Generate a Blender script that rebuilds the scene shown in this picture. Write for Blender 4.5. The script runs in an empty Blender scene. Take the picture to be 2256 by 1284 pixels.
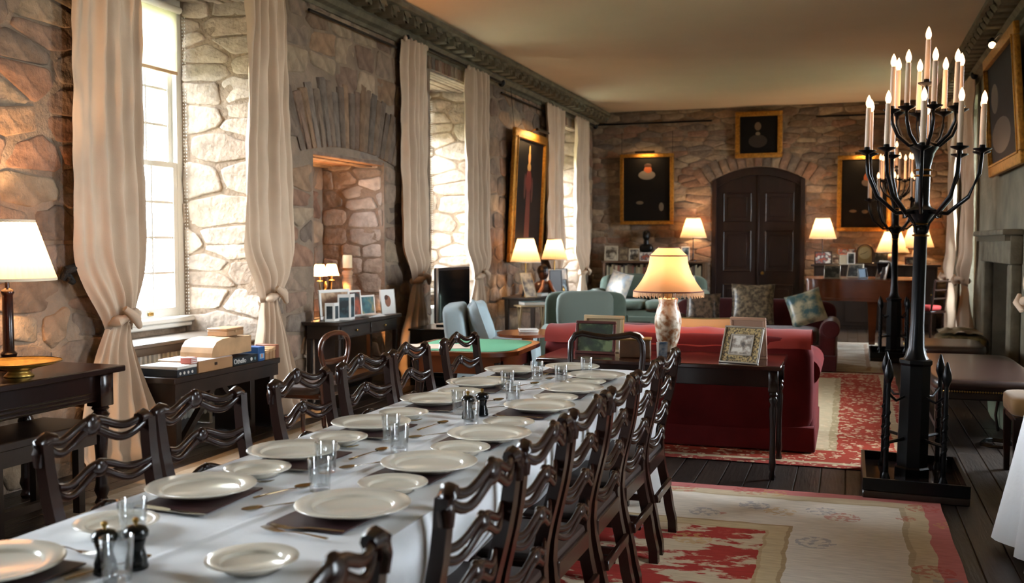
import bpy, bmesh, math, random
from mathutils import Vector, Matrix, noise
PI = math.pi
random.seed(7)
SC = bpy.context.scene
COL = SC.collection

# ------------------------------------------------------------------ camera
CAM_H = 1.5
FPX = 2194.0
YAW = math.atan((1870 - 1128) / FPX)
PITCH = math.atan((642 - 535) / FPX)
cam_d = bpy.data.cameras.new('camera')
cam_d.sensor_width = 36.0
cam_d.lens = FPX / 2256 * 36.0
cam_d.clip_start = 0.05
cam_d.clip_end = 300
cam_d.dof.use_dof = True
cam_d.dof.focus_distance = 5.2
cam_d.dof.aperture_fstop = 3.2
cam = bpy.data.objects.new('camera', cam_d)
COL.objects.link(cam)
cam.location = (0, 0, CAM_H)
cam.rotation_euler = (PI / 2 - PITCH, 0, YAW)
SC.camera = cam
FW = Vector((-math.sin(YAW) * math.cos(PITCH), math.cos(YAW) * math.cos(PITCH), -math.sin(PITCH)))
RT = Vector((math.cos(YAW), math.sin(YAW), 0))
UP = RT.cross(FW)

def at(px, py, X=None, Y=None, Z=None):
    """photo pixel -> point on a real plane of the room"""
    d = FW * FPX + RT * (px - 1128) - UP * (py - 642)
    t = X / d.x if X is not None else Y / d.y if Y is not None else (Z - CAM_H) / d.z
    return Vector((0, 0, CAM_H)) + d * t

def pj(p):
    v = Vector(p) - Vector((0, 0, CAM_H))
    w = v.dot(FW)
    if w < .05:
        return None
    return 1128 + FPX * v.dot(RT) / w, 642 - FPX * v.dot(UP) / w

# ------------------------------------------------------------------ sky, exposure
W = bpy.data.worlds.new('overcast_sky')
SC.world = W
W.use_nodes = True
bg = W.node_tree.nodes['Background']
bg.inputs[0].default_value = (0.86, 0.91, 1.0, 1)
bg.inputs[1].default_value = 37.0
SC.view_settings.view_transform = 'Standard'
SC.view_settings.look = 'None'
SC.view_settings.gamma = 1.0
SC.view_settings.use_curve_mapping = False
SC.view_settings.exposure = 1.08
LAMP = .62
SC.cycles.max_bounces = 7
SC.cycles.diffuse_bounces = 4
SC.cycles.glossy_bounces = 3
SC.cycles.transmission_bounces = 5
SC.cycles.transparent_max_bounces = 12
SC.cycles.caustics_reflective = False
SC.cycles.caustics_refractive = False
SC.cycles.sample_clamp_indirect = 6.0
SC.cycles.use_denoising = True

# ------------------------------------------------------------------ room numbers (metres)
XL, XR, YB, YF, ZC = -4.75, 1.65, -3.2, 18.9, 4.0
WIN_L = [(.85, 2.6), (5.72, 7.42), (11.0, 12.72), (16.28, 18.0)]     # openings in wall_left; the first is unseen, added to light the table
WIN_R = [(2.5, 3.7), (7.6, 9.3), (15.2, 16.9)]  # nearest one is out of view, added to daylight the table's rug side
SPL = .19                        # splay of the reveals
REC, ZWT = 0.68, 3.56           # reveal depth, opening top
SILL = 0.88

def portal(name, x, y0, y1, z0, z1, sgn):
    l = bpy.data.lights.new(name, 'AREA')
    l.shape = 'RECTANGLE'
    l.size = z1 - z0
    l.size_y = y1 - y0
    l.cycles.is_portal = True
    o = bpy.data.objects.new(name, l)
    COL.objects.link(o)
    o.location = (x, (y0 + y1) / 2, (z0 + z1) / 2)
    o.rotation_euler = (0, -PI / 2 if sgn > 0 else PI / 2, 0)
for a, b in WIN_L:
    portal('daylight_portal', XL - REC - .14, a + SPL, b - SPL, SILL, ZWT, 1)
portal('daylight_portal', XL - 1.0, 8.3, 8.95, 1.77, 2.28, 1)
for a, b in WIN_R:
    portal('daylight_portal', XR + REC + .14, a + SPL, b - SPL, SILL, ZWT, -1)

# ------------------------------------------------------------------ materials
def lin(h):
    h = h.lstrip('#')
    out = []
    for i in (0, 2, 4):
        c = int(h[i:i + 2], 16) / 255
        out.append(c / 12.92 if c <= .04045 else ((c + .055) / 1.055) ** 2.4)
    return tuple(out)

MATS = {}
def mat(name, col, rough=.6, metal=0, var=0.0, vscale=6, bump=0, bscale=40, spec=.5, stretch=None, emis=None, estr=0,
        trans=0, alpha=1, sheen=0, coat=0, attr=False, ior=None):
    if name in MATS:
        return MATS[name]
    m = bpy.data.materials.new(name)
    m.use_nodes = True
    nt = m.node_tree
    b = nt.nodes['Principled BSDF']
    if isinstance(col, str):
        col = lin(col)
    b.inputs['Base Color'].default_value = (*col, 1)
    b.inputs['Roughness'].default_value = rough
    b.inputs['Metallic'].default_value = metal
    b.inputs['Specular IOR Level'].default_value = spec
    b.inputs['Transmission Weight'].default_value = trans
    b.inputs['Alpha'].default_value = alpha
    b.inputs['Sheen Weight'].default_value = sheen
    b.inputs['Coat Weight'].default_value = coat
    b.inputs['Coat Roughness'].default_value = .12
    if ior:
        b.inputs['IOR'].default_value = ior
    if emis is not None:
        if isinstance(emis, str):
            emis = lin(emis)
        b.inputs['Emission Color'].default_value = (*emis, 1)
        b.inputs['Emission Strength'].default_value = estr
    src = None
    if var or bump:
        tc = nt.nodes.new('ShaderNodeTexCoord')
        mp = nt.nodes.new('ShaderNodeMapping')
        nt.links.new(tc.outputs['Object'], mp.inputs[0])
        if stretch:
            mp.inputs['Scale'].default_value = stretch
    if attr:
        at_ = nt.nodes.new('ShaderNodeAttribute')
        at_.attribute_name = 'tint'
        src = at_.outputs['Color']
    if var:
        n = nt.nodes.new('ShaderNodeTexNoise')
        n.inputs['Scale'].default_value = vscale
        n.inputs['Detail'].default_value = 5
        nt.links.new(mp.outputs[0], n.inputs[0])
        mr = nt.nodes.new('ShaderNodeMapRange')
        mr.inputs[1].default_value = .3
        mr.inputs[2].default_value = .7
        mr.inputs[3].default_value = 1 - var
        mr.inputs[4].default_value = 1 + var
        nt.links.new(n.outputs[0], mr.inputs[0])
        mx = nt.nodes.new('ShaderNodeMix')
        mx.data_type = 'RGBA'
        mx.blend_type = 'MULTIPLY'
        mx.inputs[0].default_value = 1
        if src:
            nt.links.new(src, mx.inputs[6])
        else:
            mx.inputs[6].default_value = (*col, 1)
        nt.links.new(mr.outputs[0], mx.inputs[7])
        src = mx.outputs[2]
    if src:
        nt.links.new(src, b.inputs['Base Color'])
    if bump:
        n2 = nt.nodes.new('ShaderNodeTexNoise')
        n2.inputs['Scale'].default_value = bscale
        n2.inputs['Detail'].default_value = 6
        nt.links.new(mp.outputs[0], n2.inputs[0])
        bp = nt.nodes.new('ShaderNodeBump')
        bp.inputs['Strength'].default_value = bump
        bp.inputs['Distance'].default_value = .02
        nt.links.new(n2.outputs[0], bp.inputs['Height'])
        nt.links.new(bp.outputs[0], b.inputs['Normal'])
    MATS[name] = m
    return m

def shade_mat(name, col, mixv=.55):
    """lamp-shade cloth: diffuse + translucent"""
    if name in MATS:
        return MATS[name]
    m = bpy.data.materials.new(name)
    m.use_nodes = True
    nt = m.node_tree
    nt.nodes.clear()
    o = nt.nodes.new('ShaderNodeOutputMaterial')
    d = nt.nodes.new('ShaderNodeBsdfDiffuse')
    t = nt.nodes.new('ShaderNodeBsdfTranslucent')
    mx = nt.nodes.new('ShaderNodeMixShader')
    c = lin(col) if isinstance(col, str) else col
    d.inputs[0].default_value = (*c, 1)
    t.inputs[0].default_value = (*c, 1)
    mx.inputs[0].default_value = mixv
    nt.links.new(d.outputs[0], mx.inputs[1])
    nt.links.new(t.outputs[0], mx.inputs[2])
    nt.links.new(mx.outputs[0], o.inputs[0])
    MATS[name] = m
    return m

def pane_mat():
    m = bpy.data.materials.new('window_glass')
    m.use_nodes = True
    nt = m.node_tree
    nt.nodes.clear()
    o = nt.nodes.new('ShaderNodeOutputMaterial')
    t = nt.nodes.new('ShaderNodeBsdfTransparent')
    g = nt.nodes.new('ShaderNodeBsdfGlossy')
    g.inputs['Roughness'].default_value = .02
    mx = nt.nodes.new('ShaderNodeMixShader')
    t.inputs[0].default_value = (.93, .96, .96, 1)
    mx.inputs[0].default_value = .07
    nt.links.new(t.outputs[0], mx.inputs[1])
    nt.links.new(g.outputs[0], mx.inputs[2])
    nt.links.new(mx.outputs[0], o.inputs[0])
    MATS['pane'] = m
    return m

def clear_glass():
    m = bpy.data.materials.new('clear_tumbler_glass')
    m.use_nodes = True
    nt = m.node_tree
    nt.nodes.clear()
    o = nt.nodes.new('ShaderNodeOutputMaterial')
    t = nt.nodes.new('ShaderNodeBsdfTransparent')
    t.inputs[0].default_value = (.94, .955, .96, 1)
    g = nt.nodes.new('ShaderNodeBsdfGlossy')
    g.inputs['Roughness'].default_value = .04
    lw = nt.nodes.new('ShaderNodeLayerWeight')
    lw.inputs[0].default_value = .5
    p = nt.nodes.new('ShaderNodeMath')
    p.operation = 'POWER'
    p.inputs[1].default_value = 1.7
    r = nt.nodes.new('ShaderNodeMapRange')
    r.inputs[3].default_value = .10
    r.inputs[4].default_value = .85
    mx = nt.nodes.new('ShaderNodeMixShader')
    nt.links.new(lw.outputs['Facing'], p.inputs[0])
    nt.links.new(p.outputs[0], r.inputs[0])
    nt.links.new(r.outputs[0], mx.inputs[0])
    nt.links.new(t.outputs[0], mx.inputs[1])
    nt.links.new(g.outputs[0], mx.inputs[2])
    nt.links.new(mx.outputs[0], o.inputs[0])
    return m
stone_m = mat('rubble_stone', '#8d8070', .9, var=.28, vscale=9, bump=.9, bscale=22, attr=True, spec=.2)
mortar_m = mat('lime_mortar', '#82705f', .95, var=.22, vscale=5, bump=.8, bscale=30, spec=.15)
plaster_m = mat('rough_grey_render', '#77705f', .93, var=.3, vscale=2.2, bump=.7, bscale=14, spec=.15)
cornice_m = mat('weathered_cornice_stone', '#6a6252', .9, var=.25, vscale=6, bump=.5, bscale=25, spec=.15)
ceil_m = mat('cream_ceiling_paint', '#c4b09a', .9, var=.03, vscale=1.5, spec=.2)
plank_m = mat('dark_oak_boards', '#2b211a', .42, var=.45, vscale=3, bump=.25, bscale=10, stretch=(6, .5, 1), attr=True)
gap_m = mat('board_gap_dust', '#6a6256', .95)
wood_m = mat('dark_mahogany', '#1f0f0a', .22, var=.4, vscale=5, stretch=(1, 1, .25), spec=.4)
wood2_m = mat('oak_stained_dark', '#24170f', .38, var=.4, vscale=6, coat=.1)
door_m = mat('door_mahogany', '#1f0e09', .45, var=.3, vscale=4, stretch=(3, 3, .4))
honey_m = mat('polished_walnut', '#6b3519', .25, var=.3, vscale=5, stretch=(.4, 1, 1), coat=.4)
whitepaint_m = mat('white_window_paint', '#dcdad2', .5)
glass_pane = pane_mat()
brass_m = mat('aged_brass', '#b08d4f', .3, 1)
iron_m = mat('black_iron', '#0c0d10', .32, .6, var=.2, vscale=20)
gilt_m = mat('gilt_frame', '#a8762e', .42, .75, var=.35, vscale=25, bump=.5, bscale=60)
linen_m = mat('cream_linen', '#c2aa92', .9, var=.10, vscale=3, bump=.15, bscale=300, sheen=.1, spec=.15)
cloth_m = mat('white_table_linen', '#d9d9da', .85, var=.03, vscale=4, bump=.12, bscale=18, spec=.2)
china_m = mat('cream_china', '#cdc5b5', .14, spec=.5, coat=.2)
silver_m = mat('silver_plate', '#b8b2a6', .2, 1)
silverwarm_m = mat('worn_gilt_silver', '#a89270', .24, 1)
mat_m = mat('burgundy_leather_mat', '#33191a', .45)
tumbler_m = clear_glass()
black_m = mat('gloss_black', '#060808', .2, spec=.4)
white_m = mat('card_white', '#d8d4cc', .7)

# ------------------------------------------------------------------ mesh helpers
class MB:
    def __init__(s):
        s.v = []
        s.f = []

    def add(s, vs, fs, M=None):
        b = len(s.v)
        s.v += [M @ Vector(p) for p in vs] if M is not None else [Vector(p) for p in vs]
        s.f += [tuple(b + i for i in f) for f in fs]
        return s

    def box(s, x0, x1, y0, y1, z0, z1, M=None, c=0):
        if c <= 0:
            vs = [(x, y, z) for x in (x0, x1) for y in (y0, y1) for z in (z0, z1)]
            fs = [(0, 1, 3, 2), (4, 6, 7, 5), (0, 4, 5, 1), (2, 3, 7, 6), (0, 2, 6, 4), (1, 5, 7, 3)]
            return s.add(vs, fs, M)
        c = min(c, abs(x1 - x0) * .45, abs(y1 - y0) * .45, abs(z1 - z0) * .45)
        bm = bmesh.new()
        bmesh.ops.create_cube(bm, size=1)
        for v in bm.verts:
            v.co = Vector(((x0 + x1) / 2 + v.co.x * (x1 - x0), (y0 + y1) / 2 + v.co.y * (y1 - y0), (z0 + z1) / 2 + v.co.z * (z1 - z0)))
        bmesh.ops.bevel(bm, geom=bm.edges[:], offset=c, segments=2 if c > .012 else 1, affect='EDGES', profile=.5)
        bm.verts.index_update()
        s.add([v.co.copy() for v in bm.verts], [tuple(v.index for v in f.verts) for f in bm.faces], M)
        bm.free()
        return s

    def lathe(s, prof, seg=24, M=None, cx=0, cy=0, flute=0, nfl=0, a0=0):
        vs, fs = [], []
        n = len(prof)
        for r, z in prof:
            for k in range(seg):
                a = a0 + 2 * PI * k / seg
                rr = r * (1 + flute * math.cos(nfl * a)) if flute else r
                vs.append((cx + rr * math.cos(a), cy + rr * math.sin(a), z))
        for i in range(n - 1):
            for k in range(seg):
                k2 = (k + 1) % seg
                fs.append((i * seg + k, i * seg + k2, (i + 1) * seg + k2, (i + 1) * seg + k))
        if prof[0][0] > 1e-4:
            fs.append(tuple(range(seg - 1, -1, -1)))
        if prof[-1][0] > 1e-4:
            fs.append(tuple((n - 1) * seg + k for k in range(seg)))
        return s.add(vs, fs, M)

    def lathe_open(s, prof, seg=24, M=None, cx=0, cy=0, flute=0, nfl=0):
        vs, fs = [], []
        for r, z in prof:
            for k in range(seg):
                a = 2 * PI * k / seg
                rr = r * (1 + flute * math.cos(nfl * a)) if flute else r
                vs.append((cx + rr * math.cos(a), cy + rr * math.sin(a), z))
        for i in range(len(prof) - 1):
            for k in range(seg):
                k2 = (k + 1) % seg
                fs.append((i * seg + k, i * seg + k2, (i + 1) * seg + k2, (i + 1) * seg + k))
        return s.add(vs, fs, M)

    def tube(s, pts, rad, seg=8, M=None, flat=None, ref=(0, 0, 1), caps=True, square=False):
        """sweep; rad number or list; flat=(a,b) scales along side / up axes"""
        pts = [Vector(p) for p in pts]
        n = len(pts)
        vs, fs = [], []
        fa, fb = flat or (1, 1)
        for i, p in enumerate(pts):
            t = (pts[min(i + 1, n - 1)] - pts[max(i - 1, 0)]).normalized()
            rf = Vector(ref)
            if abs(t.dot(rf)) > .97:
                rf = Vector((1, 0, 0)) if abs(t.x) < .9 else Vector((0, 1, 0))
            sd = t.cross(rf).normalized()
            up = sd.cross(t).normalized()
            r = rad[i] if isinstance(rad, (list, tuple)) else rad
            for k in range(seg):
                a = 2 * PI * (k + (.5 if square else 0)) / seg
                ca, sa = math.cos(a), math.sin(a)
                if square:
                    ca, sa = ca * 1.414, sa * 1.414
                vs.append(p + sd * (ca * r * fa) + up * (sa * r * fb))
        for i in range(n - 1):
            for k in range(seg):
                k2 = (k + 1) % seg
                fs.append((i * seg + k, i * seg + k2, (i + 1) * seg + k2, (i + 1) * seg + k))
        if caps:
            fs.append(tuple(range(seg - 1, -1, -1)))
            fs.append(tuple((n - 1) * seg + k for k in range(seg)))
        return s.add(vs, fs, M)

    def prism(s, poly, z0, z1, M=None):
        n = len(poly)
        vs = [(x, y, z0) for x, y in poly] + [(x, y, z1) for x, y in poly]
        fs = [tuple(range(n - 1, -1, -1)), tuple(range(n, 2 * n))] + [(i, (i + 1) % n, n + (i + 1) % n, n + i) for i in range(n)]
        return s.add(vs, fs, M)

    def ball(s, c, rx, ry=None, rz=None, seg=14, rings=9, M=None):
        ry = ry or rx
        rz = rz or rx
        vs, fs = [], []
        for i in range(1, rings):
            th = PI * i / rings
            for k in range(seg):
                a = 2 * PI * k / seg
                vs.append((c[0] + rx * math.sin(th) * math.cos(a), c[1] + ry * math.sin(th) * math.sin(a), c[2] + rz * math.cos(th)))
        vs += [(c[0], c[1], c[2] + rz), (c[0], c[1], c[2] - rz)]
        t, bt = len(vs) - 2, len(vs) - 1
        for i in range(rings - 2):
            for k in range(seg):
                k2 = (k + 1) % seg
                fs.append((i * seg + k, (i + 1) * seg + k, (i + 1) * seg + k2, i * seg + k2))
        for k in range(seg):
            k2 = (k + 1) % seg
            fs.append((t, k, k2))
            fs.append((bt, (rings - 2) * seg + k2, (rings - 2) * seg + k))
        return s.add(vs, fs, M)

    def grid(s, fn, nu, nv, M=None):
        vs = [fn(i / nu, j / nv) for i in range(nu + 1) for j in range(nv + 1)]
        fs = [(i * (nv + 1) + j, (i + 1) * (nv + 1) + j, (i + 1) * (nv + 1) + j + 1, i * (nv + 1) + j + 1) for i in range(nu) for j in range(nv)]
        return s.add(vs, fs, M)

    def soft(s, cx, cy, cz, wx, wy, wz, e=4, n=14, m=8, M=None, wob=0):
        """superellipsoid block: upholstery / cushions; full sizes"""
        def sp(a, p):
            return math.copysign(abs(a) ** p, a)
        vs, fs = [], []
        p = 2 / e
        sd = random.random() * 50
        for i in range(m + 1):
            th = -PI / 2 + PI * i / m
            for k in range(n):
                a = 2 * PI * (k + .5) / n
                v = Vector((sp(math.cos(th), p) * sp(math.cos(a), p) * wx / 2, sp(math.cos(th), p) * sp(math.sin(a), p) * wy / 2, sp(math.sin(th), p) * wz / 2))
                if wob:
                    v *= 1 + wob * noise.noise(v * 5 + Vector((sd, sd, sd)))
                vs.append((cx + v.x, cy + v.y, cz + v.z))
        for i in range(m):
            for k in range(n):
                k2 = (k + 1) % n
                fs.append((i * n + k, i * n + k2, (i + 1) * n + k2, (i + 1) * n + k))
        return s.add(vs, fs, M)

    def pillow(s, w, h, t, M=None, n=12):
        """scatter cushion standing in the local xz plane, base at z=0"""
        for sg in (1, -1):
            def fn(u, v):
                a, b = 2 * u - 1, 2 * v - 1
                k = 1 - .07 * (1 - b * b) * abs(a) ** 3
                k2 = 1 - .07 * (1 - a * a) * abs(b) ** 3
                d = t / 2 * ((1 - a ** 4) * (1 - b ** 4)) ** .6
                return (a * k * w / 2, sg * d, h / 2 + b * k2 * h / 2)
            b0 = len(s.f)
            s.grid(fn, n, n, M)
            if sg > 0:
                s.f[b0:] = [tuple(reversed(q)) for q in s.f[b0:]]
        return s

    def mesh(s, name, smooth=True, angle=40):
        me = bpy.data.meshes.new(name)
        me.from_pydata(s.v, [], s.f)
        me.update()
        if smooth:
            me.polygons.foreach_set('use_smooth', [True] * len(me.polygons))
            if angle < 180:
                me.set_sharp_from_angle(angle=math.radians(angle))
        return me

    def build(s, name, m, parent=None, smooth=True, angle=40, loc=None, label=None):
        me = s.mesh(name, smooth, angle)
        me.materials.append(m)
        o = bpy.data.objects.new(name, me)
        COL.objects.link(o)
        if parent is not None:
            o.parent = parent
        if loc is not None:
            o.location = loc
        if label:
            o['label'] = label
        return o

def tag(o, label, cat, group=None):
    o['label'] = label
    o['category'] = cat
    if group:
        o['group'] = group
    return o

def thing(name, label, cat, loc=(0, 0, 0), rz=0, group=None):
    o = bpy.data.objects.new(name, None)
    COL.objects.link(o)
    o.empty_display_size = .1
    o.location = loc
    o.rotation_euler = (0, 0, rz)
    return tag(o, label, cat, group)

def struct(o, kind='structure'):
    o['kind'] = kind
    return o

def sroot(name):
    o = bpy.data.objects.new(name, None)
    COL.objects.link(o)
    return struct(o)

def copytree(o, label=None, loc=None, rz=None, parent=None, group=None):
    c = o.copy()
    COL.objects.link(c)
    if parent is not None:
        c.parent = parent
    if label:
        c['label'] = label
    if group:
        c['group'] = group
    if loc is not None:
        c.location = loc
    if rz is not None:
        c.rotation_euler = (0, 0, rz)
    for ch in KIDS(o):
        copytree(ch, parent=c)
    return c

def KIDS(o):
    return list(o.children)

def inst(me, name, parent=None, loc=(0, 0, 0), rot=(0, 0, 0), sc=None):
    o = bpy.data.objects.new(name, me)
    COL.objects.link(o)
    if parent is not None:
        o.parent = parent
    o.location = loc
    o.rotation_euler = rot
    if sc:
        o.scale = sc
    return o

def R(ax, ang):
    return Matrix.Rotation(ang, 4, ax)

def T(x, y, z):
    return Matrix.Translation((x, y, z))

def lerp(a, b, t):
    return a + (b - a) * t

def sstep(a, b, x):
    t = max(0, min(1, (x - a) / (b - a)))
    return t * t * (3 - 2 * t)

ORD = ['first', 'second', 'third', 'fourth', 'fifth', 'sixth', 'seventh', 'eighth', 'ninth', 'tenth', 'eleventh', 'twelfth']

def bulb(parent, z, power, color=(1, .66, .36), r=.035, name='lamp_light'):
    l = bpy.data.lights.new(name, 'POINT')
    l.energy = power * LAMP
    l.color = color
    l.shadow_soft_size = r
    o = bpy.data.objects.new(name, l)
    COL.objects.link(o)
    o.parent = parent
    o.location = (0, 0, z)
    return o
# ================================================================== STRUCTURE
# ---- floor: each board its own piece
floor = sroot('floor')
MB().box(XL - REC - .3, XR + .75, YB - .2, YF + .3, -.12, -.012).build('subfloor', gap_m, floor, smooth=False)
def tint(me, c):
    a = me.color_attributes.new('tint', 'FLOAT_COLOR', 'POINT')
    a.data.foreach_set('color', list((*c, 1)) * len(me.vertices))
rng = random.Random(3)
pw = .150
plank_cache = {}
nx = int((XR - XL + .7) / pw) + 1
for i in range(nx):
    x0 = XL - .05 + i * pw
    y = YB + rng.uniform(-2.5, 0)
    while y < YF:
        L = rng.choice((3.2, 3.9, 4.6, 5.2))
        k = (L, rng.randrange(3))
        if k not in plank_cache:
            mb = MB().box(.004, pw - .004, .003, L - .003, -.03, 0, c=.002)
            me = mb.mesh('floorboard', False)
            g = (.7, 1.0, 1.35)[k[1]]
            tint(me, tuple(v * g for v in lin('#2b211a')))
            me.materials.append(plank_m)
            plank_cache[k] = me
        if y + L > 2.0:
            inst(plank_cache[k], 'floorboard', floor, (x0, y, rng.uniform(-.0015, 0)))
        y += L

# ---- ceiling
struct(MB().box(XL - .3, XR + .3, YB - .2, YF + .3, ZC, ZC + .15).build('ceiling', ceil_m, smooth=False))

# ---- walls of rubble: mortar core with the stones standing proud of it
def clip(poly, nx_, ny_, d):
    out = []
    n = len(poly)
    for i in range(n):
        p, q = poly[i], poly[(i + 1) % n]
        a = p[0] * nx_ + p[1] * ny_ - d
        b = q[0] * nx_ + q[1] * ny_ - d
        if a <= 0:
            out.append(p)
        if (a < 0 < b) or (b < 0 < a):
            t = a / (a - b)
            out.append((p[0] + (q[0] - p[0]) * t, p[1] + (q[1] - p[1]) * t))
    return out

def rubble(u0, u1, v0, v1, holes, rng, ch=(.12, .36), cw=(.22, .66), asp=1.9, jit=.03):
    """irregular stone cells: anisotropic Voronoi over loosely coursed seeds"""
    seeds = []
    v = v0
    row = 0
    while v < v1:
        h = rng.uniform(*ch)
        u = u0 - rng.uniform(0, .3)
        while u < u1 + .2:
            w = rng.uniform(*cw) * (.75 + h)
            su, sv = u + w / 2, v + h / 2 + rng.uniform(-jit, jit)
            if rng.random() < .16 and h > .19:
                seeds.append((su, v + h * .27))
                seeds.append((su + w * rng.uniform(-.15, .15), v + h * .76))
            else:
                seeds.append((su, sv))
            u += w
        v += h
        row += 1
    seeds = [q for q in seeds if not any(a - .0 < q[0] < b + .0 and c < q[1] < d for a, b, c, d in holes)]
    S = [(a / asp, b) for a, b in seeds]
    cell = {}
    g = .5
    for i, (a, b) in enumerate(S):
        cell.setdefault((int(a // g), int(b // g)), []).append(i)
    polys = []
    for i, (a, b) in enumerate(S):
        poly = [(a - .45, b - .35), (a + .45, b - .35), (a + .45, b + .35), (a - .45, b + .35)]
        ci, cj = int(a // g), int(b // g)
        near = [j for di in (-1, 0, 1) for dj in (-1, 0, 1) for j in cell.get((ci + di, cj + dj), ()) if j != i]
        near.sort(key=lambda j: (S[j][0] - a) ** 2 + (S[j][1] - b) ** 2)
        for j in near[:22]:
            dx, dy = S[j][0] - a, S[j][1] - b
            poly = clip(poly, dx, dy, ((a + S[j][0]) / 2) * dx + ((b + S[j][1]) / 2) * dy)
            if len(poly) < 3:
                break
        poly = [(x * asp, y) for x, y in poly]
        for nx_, ny_, d in ((-1, 0, -u0), (1, 0, u1), (0, -1, -v0), (0, 1, v1)):
            if len(poly) > 2:
                poly = clip(poly, nx_, ny_, d)
        cu, cv = seeds[i]
        for A, B, C, D in holes:
            if len(poly) < 3:
                break
            if max(p[0] for p in poly) > A and min(p[0] for p in poly) < B and max(p[1] for p in poly) > C and min(p[1] for p in poly) < D:
                opts = [(A - cu, (1, 0, A)), (cu - B, (-1, 0, -B)), (C - cv, (0, 1, C)), (cv - D, (0, -1, -D))]
                poly = clip(poly, *max(opts)[1])
        if len(poly) > 2:
            polys.append(poly)
    return polys

STONE_COLS = [tuple(.80 * v for v in lin(c)) for c in ('#957f6c', '#8b735e', '#9d8870', '#816f60', '#987a60', '#8e7462', '#847568', '#a68f76', '#916f5a', '#7b6a5c')]
def shade_of(a, b):
    g, c = rng.uniform(a, b), rng.choice(STONE_COLS)
    return tuple(x * g for x in c)
def cushion_stone(poly, mapf, rng, gap, proud, hi):
    n = len(poly)
    cx = sum(p[0] for p in poly) / n
    cy = sum(p[1] for p in poly) / n
    size = max(max(p[0] for p in poly) - min(p[0] for p in poly), max(p[1] for p in poly) - min(p[1] for p in poly))
    ins = []
    for p in poly:
        d = math.hypot(p[0] - cx, p[1] - cy)
        k = max(.35, 1 - gap * 1.25 / max(d, .02))
        ins.append((cx + (p[0] - cx) * k, cy + (p[1] - cy) * k))
    rounds = []
    for i in range(n):
        p, q = ins[i], ins[(i + 1) % n]
        if math.hypot(p[0] - q[0], p[1] - q[1]) < .03:
            rounds.append(((p[0] + q[0]) / 2, (p[1] + q[1]) / 2))
            continue
        for t in (.10, .5, .90) if hi else (.12, .88):
            x, y = lerp(p[0], q[0], t), lerp(p[1], q[1], t)
            e = .012 * noise.noise((x * 9, y * 9, 3.1)) * (2 if hi else 1)
            d = math.hypot(x - cx, y - cy) or 1
            rounds.append((x + (x - cx) / d * e, y + (y - cy) / d * e))
    m = len(rounds)
    if m < 3:
        return None
    vs, fs = [], []
    tl, tw = rng.uniform(-.05, .05), rng.uniform(-.05, .05)
    rings = [(1.0, -.012), (.975, proud * .7), (.88, proud)] + ([(.55, proud * 1.15)] if hi else [])
    for k, d in rings:
        for x, y in rounds:
            px, py = cx + (x - cx) * k, cy + (y - cy) * k
            dd = d
            if d > 0:
                dd = d + (px - cx) * tl + (py - cy) * tw + (.016 if hi else .009) * noise.noise((px * 8, py * 8, proud * 90))
            vs.append(mapf(px, py, dd))
    vs.append(mapf(cx, cy, proud * 1.08 + .012 * noise.noise((cx * 8, cy * 8, 1))))
    for r in range(len(rings) - 1):
        for i in range(m):
            j = (i + 1) % m
            fs.append((r * m + i, r * m + j, (r + 1) * m + j, (r + 1) * m + i))
    c = len(vs) - 1
    b = (len(rings) - 1) * m
    for i in range(m):
        fs.append((b + i, b + (i + 1) % m, c))
    return vs, fs

def lay_stones(parent, items, limit, rng):
    """items: (vs, fs, colour); the largest in view become pieces, the rest one part"""
    def px_area(vs):
        q = [pj(p) for p in vs]
        if any(a is None for a in q):
            return 0
        x0, x1 = min(a[0] for a in q), max(a[0] for a in q)
        y0, y1 = min(a[1] for a in q), max(a[1] for a in q)
        if x1 < 0 or x0 > 2256 or y1 < 0 or y0 > 1284:
            return 0
        return (x1 - x0) * (y1 - y0)
    items = sorted(items, key=lambda it: -px_area(it[0]))
    for vs, fs, c in items[:limit]:
        if px_area(vs) <= 0:
            continue
        o = Vector((0, 0, 0))
        for p in vs:
            o += p
        o /= len(vs)
        mb = MB().add([p - o for p in vs], fs)
        ob = mb.build('stone', stone_m, parent, angle=180, loc=o)
        tint(ob.data, c)
    mb = MB()
    cols = []
    for vs, fs, c in items[limit:]:
        mb.add(vs, fs)
        cols += [(*c, 1)] * len(vs)
    if mb.v:
        ob = mb.build('smaller_stones', stone_m, parent, angle=180)
        a = ob.data.color_attributes.new('tint', 'FLOAT_COLOR', 'POINT')
        a.data.foreach_set('color', [x for c in cols for x in c])
        ob['kind'] = 'stuff'

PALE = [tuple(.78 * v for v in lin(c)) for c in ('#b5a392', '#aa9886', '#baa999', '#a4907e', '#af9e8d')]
def stone_items(polys, mapf, rng, gap=(.009, .020), proud=(.004, .016), hi_px=46, cols=None):
    out = []
    for poly in polys:
        ar = abs(sum(poly[i][0] * poly[(i + 1) % len(poly)][1] - poly[(i + 1) % len(poly)][0] * poly[i][1] for i in range(len(poly)))) / 2
        if ar < .0025:
            continue
        a, b = pj(mapf(poly[0][0], poly[0][1], 0)), pj(mapf(poly[len(poly) // 2][0], poly[len(poly) // 2][1], 0))
        hi = bool(a and b and math.hypot(a[0] - b[0], a[1] - b[1]) > hi_px)
        st = cushion_stone(poly, mapf, rng, rng.uniform(*gap), rng.uniform(*proud), hi)
        if st:
            c = rng.choice(cols or STONE_COLS)
            g = rng.uniform(.8, 1.18)
            out.append(([Vector(p) for p in st[0]], st[1], tuple(x * g for x in c)))
    return out

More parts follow.
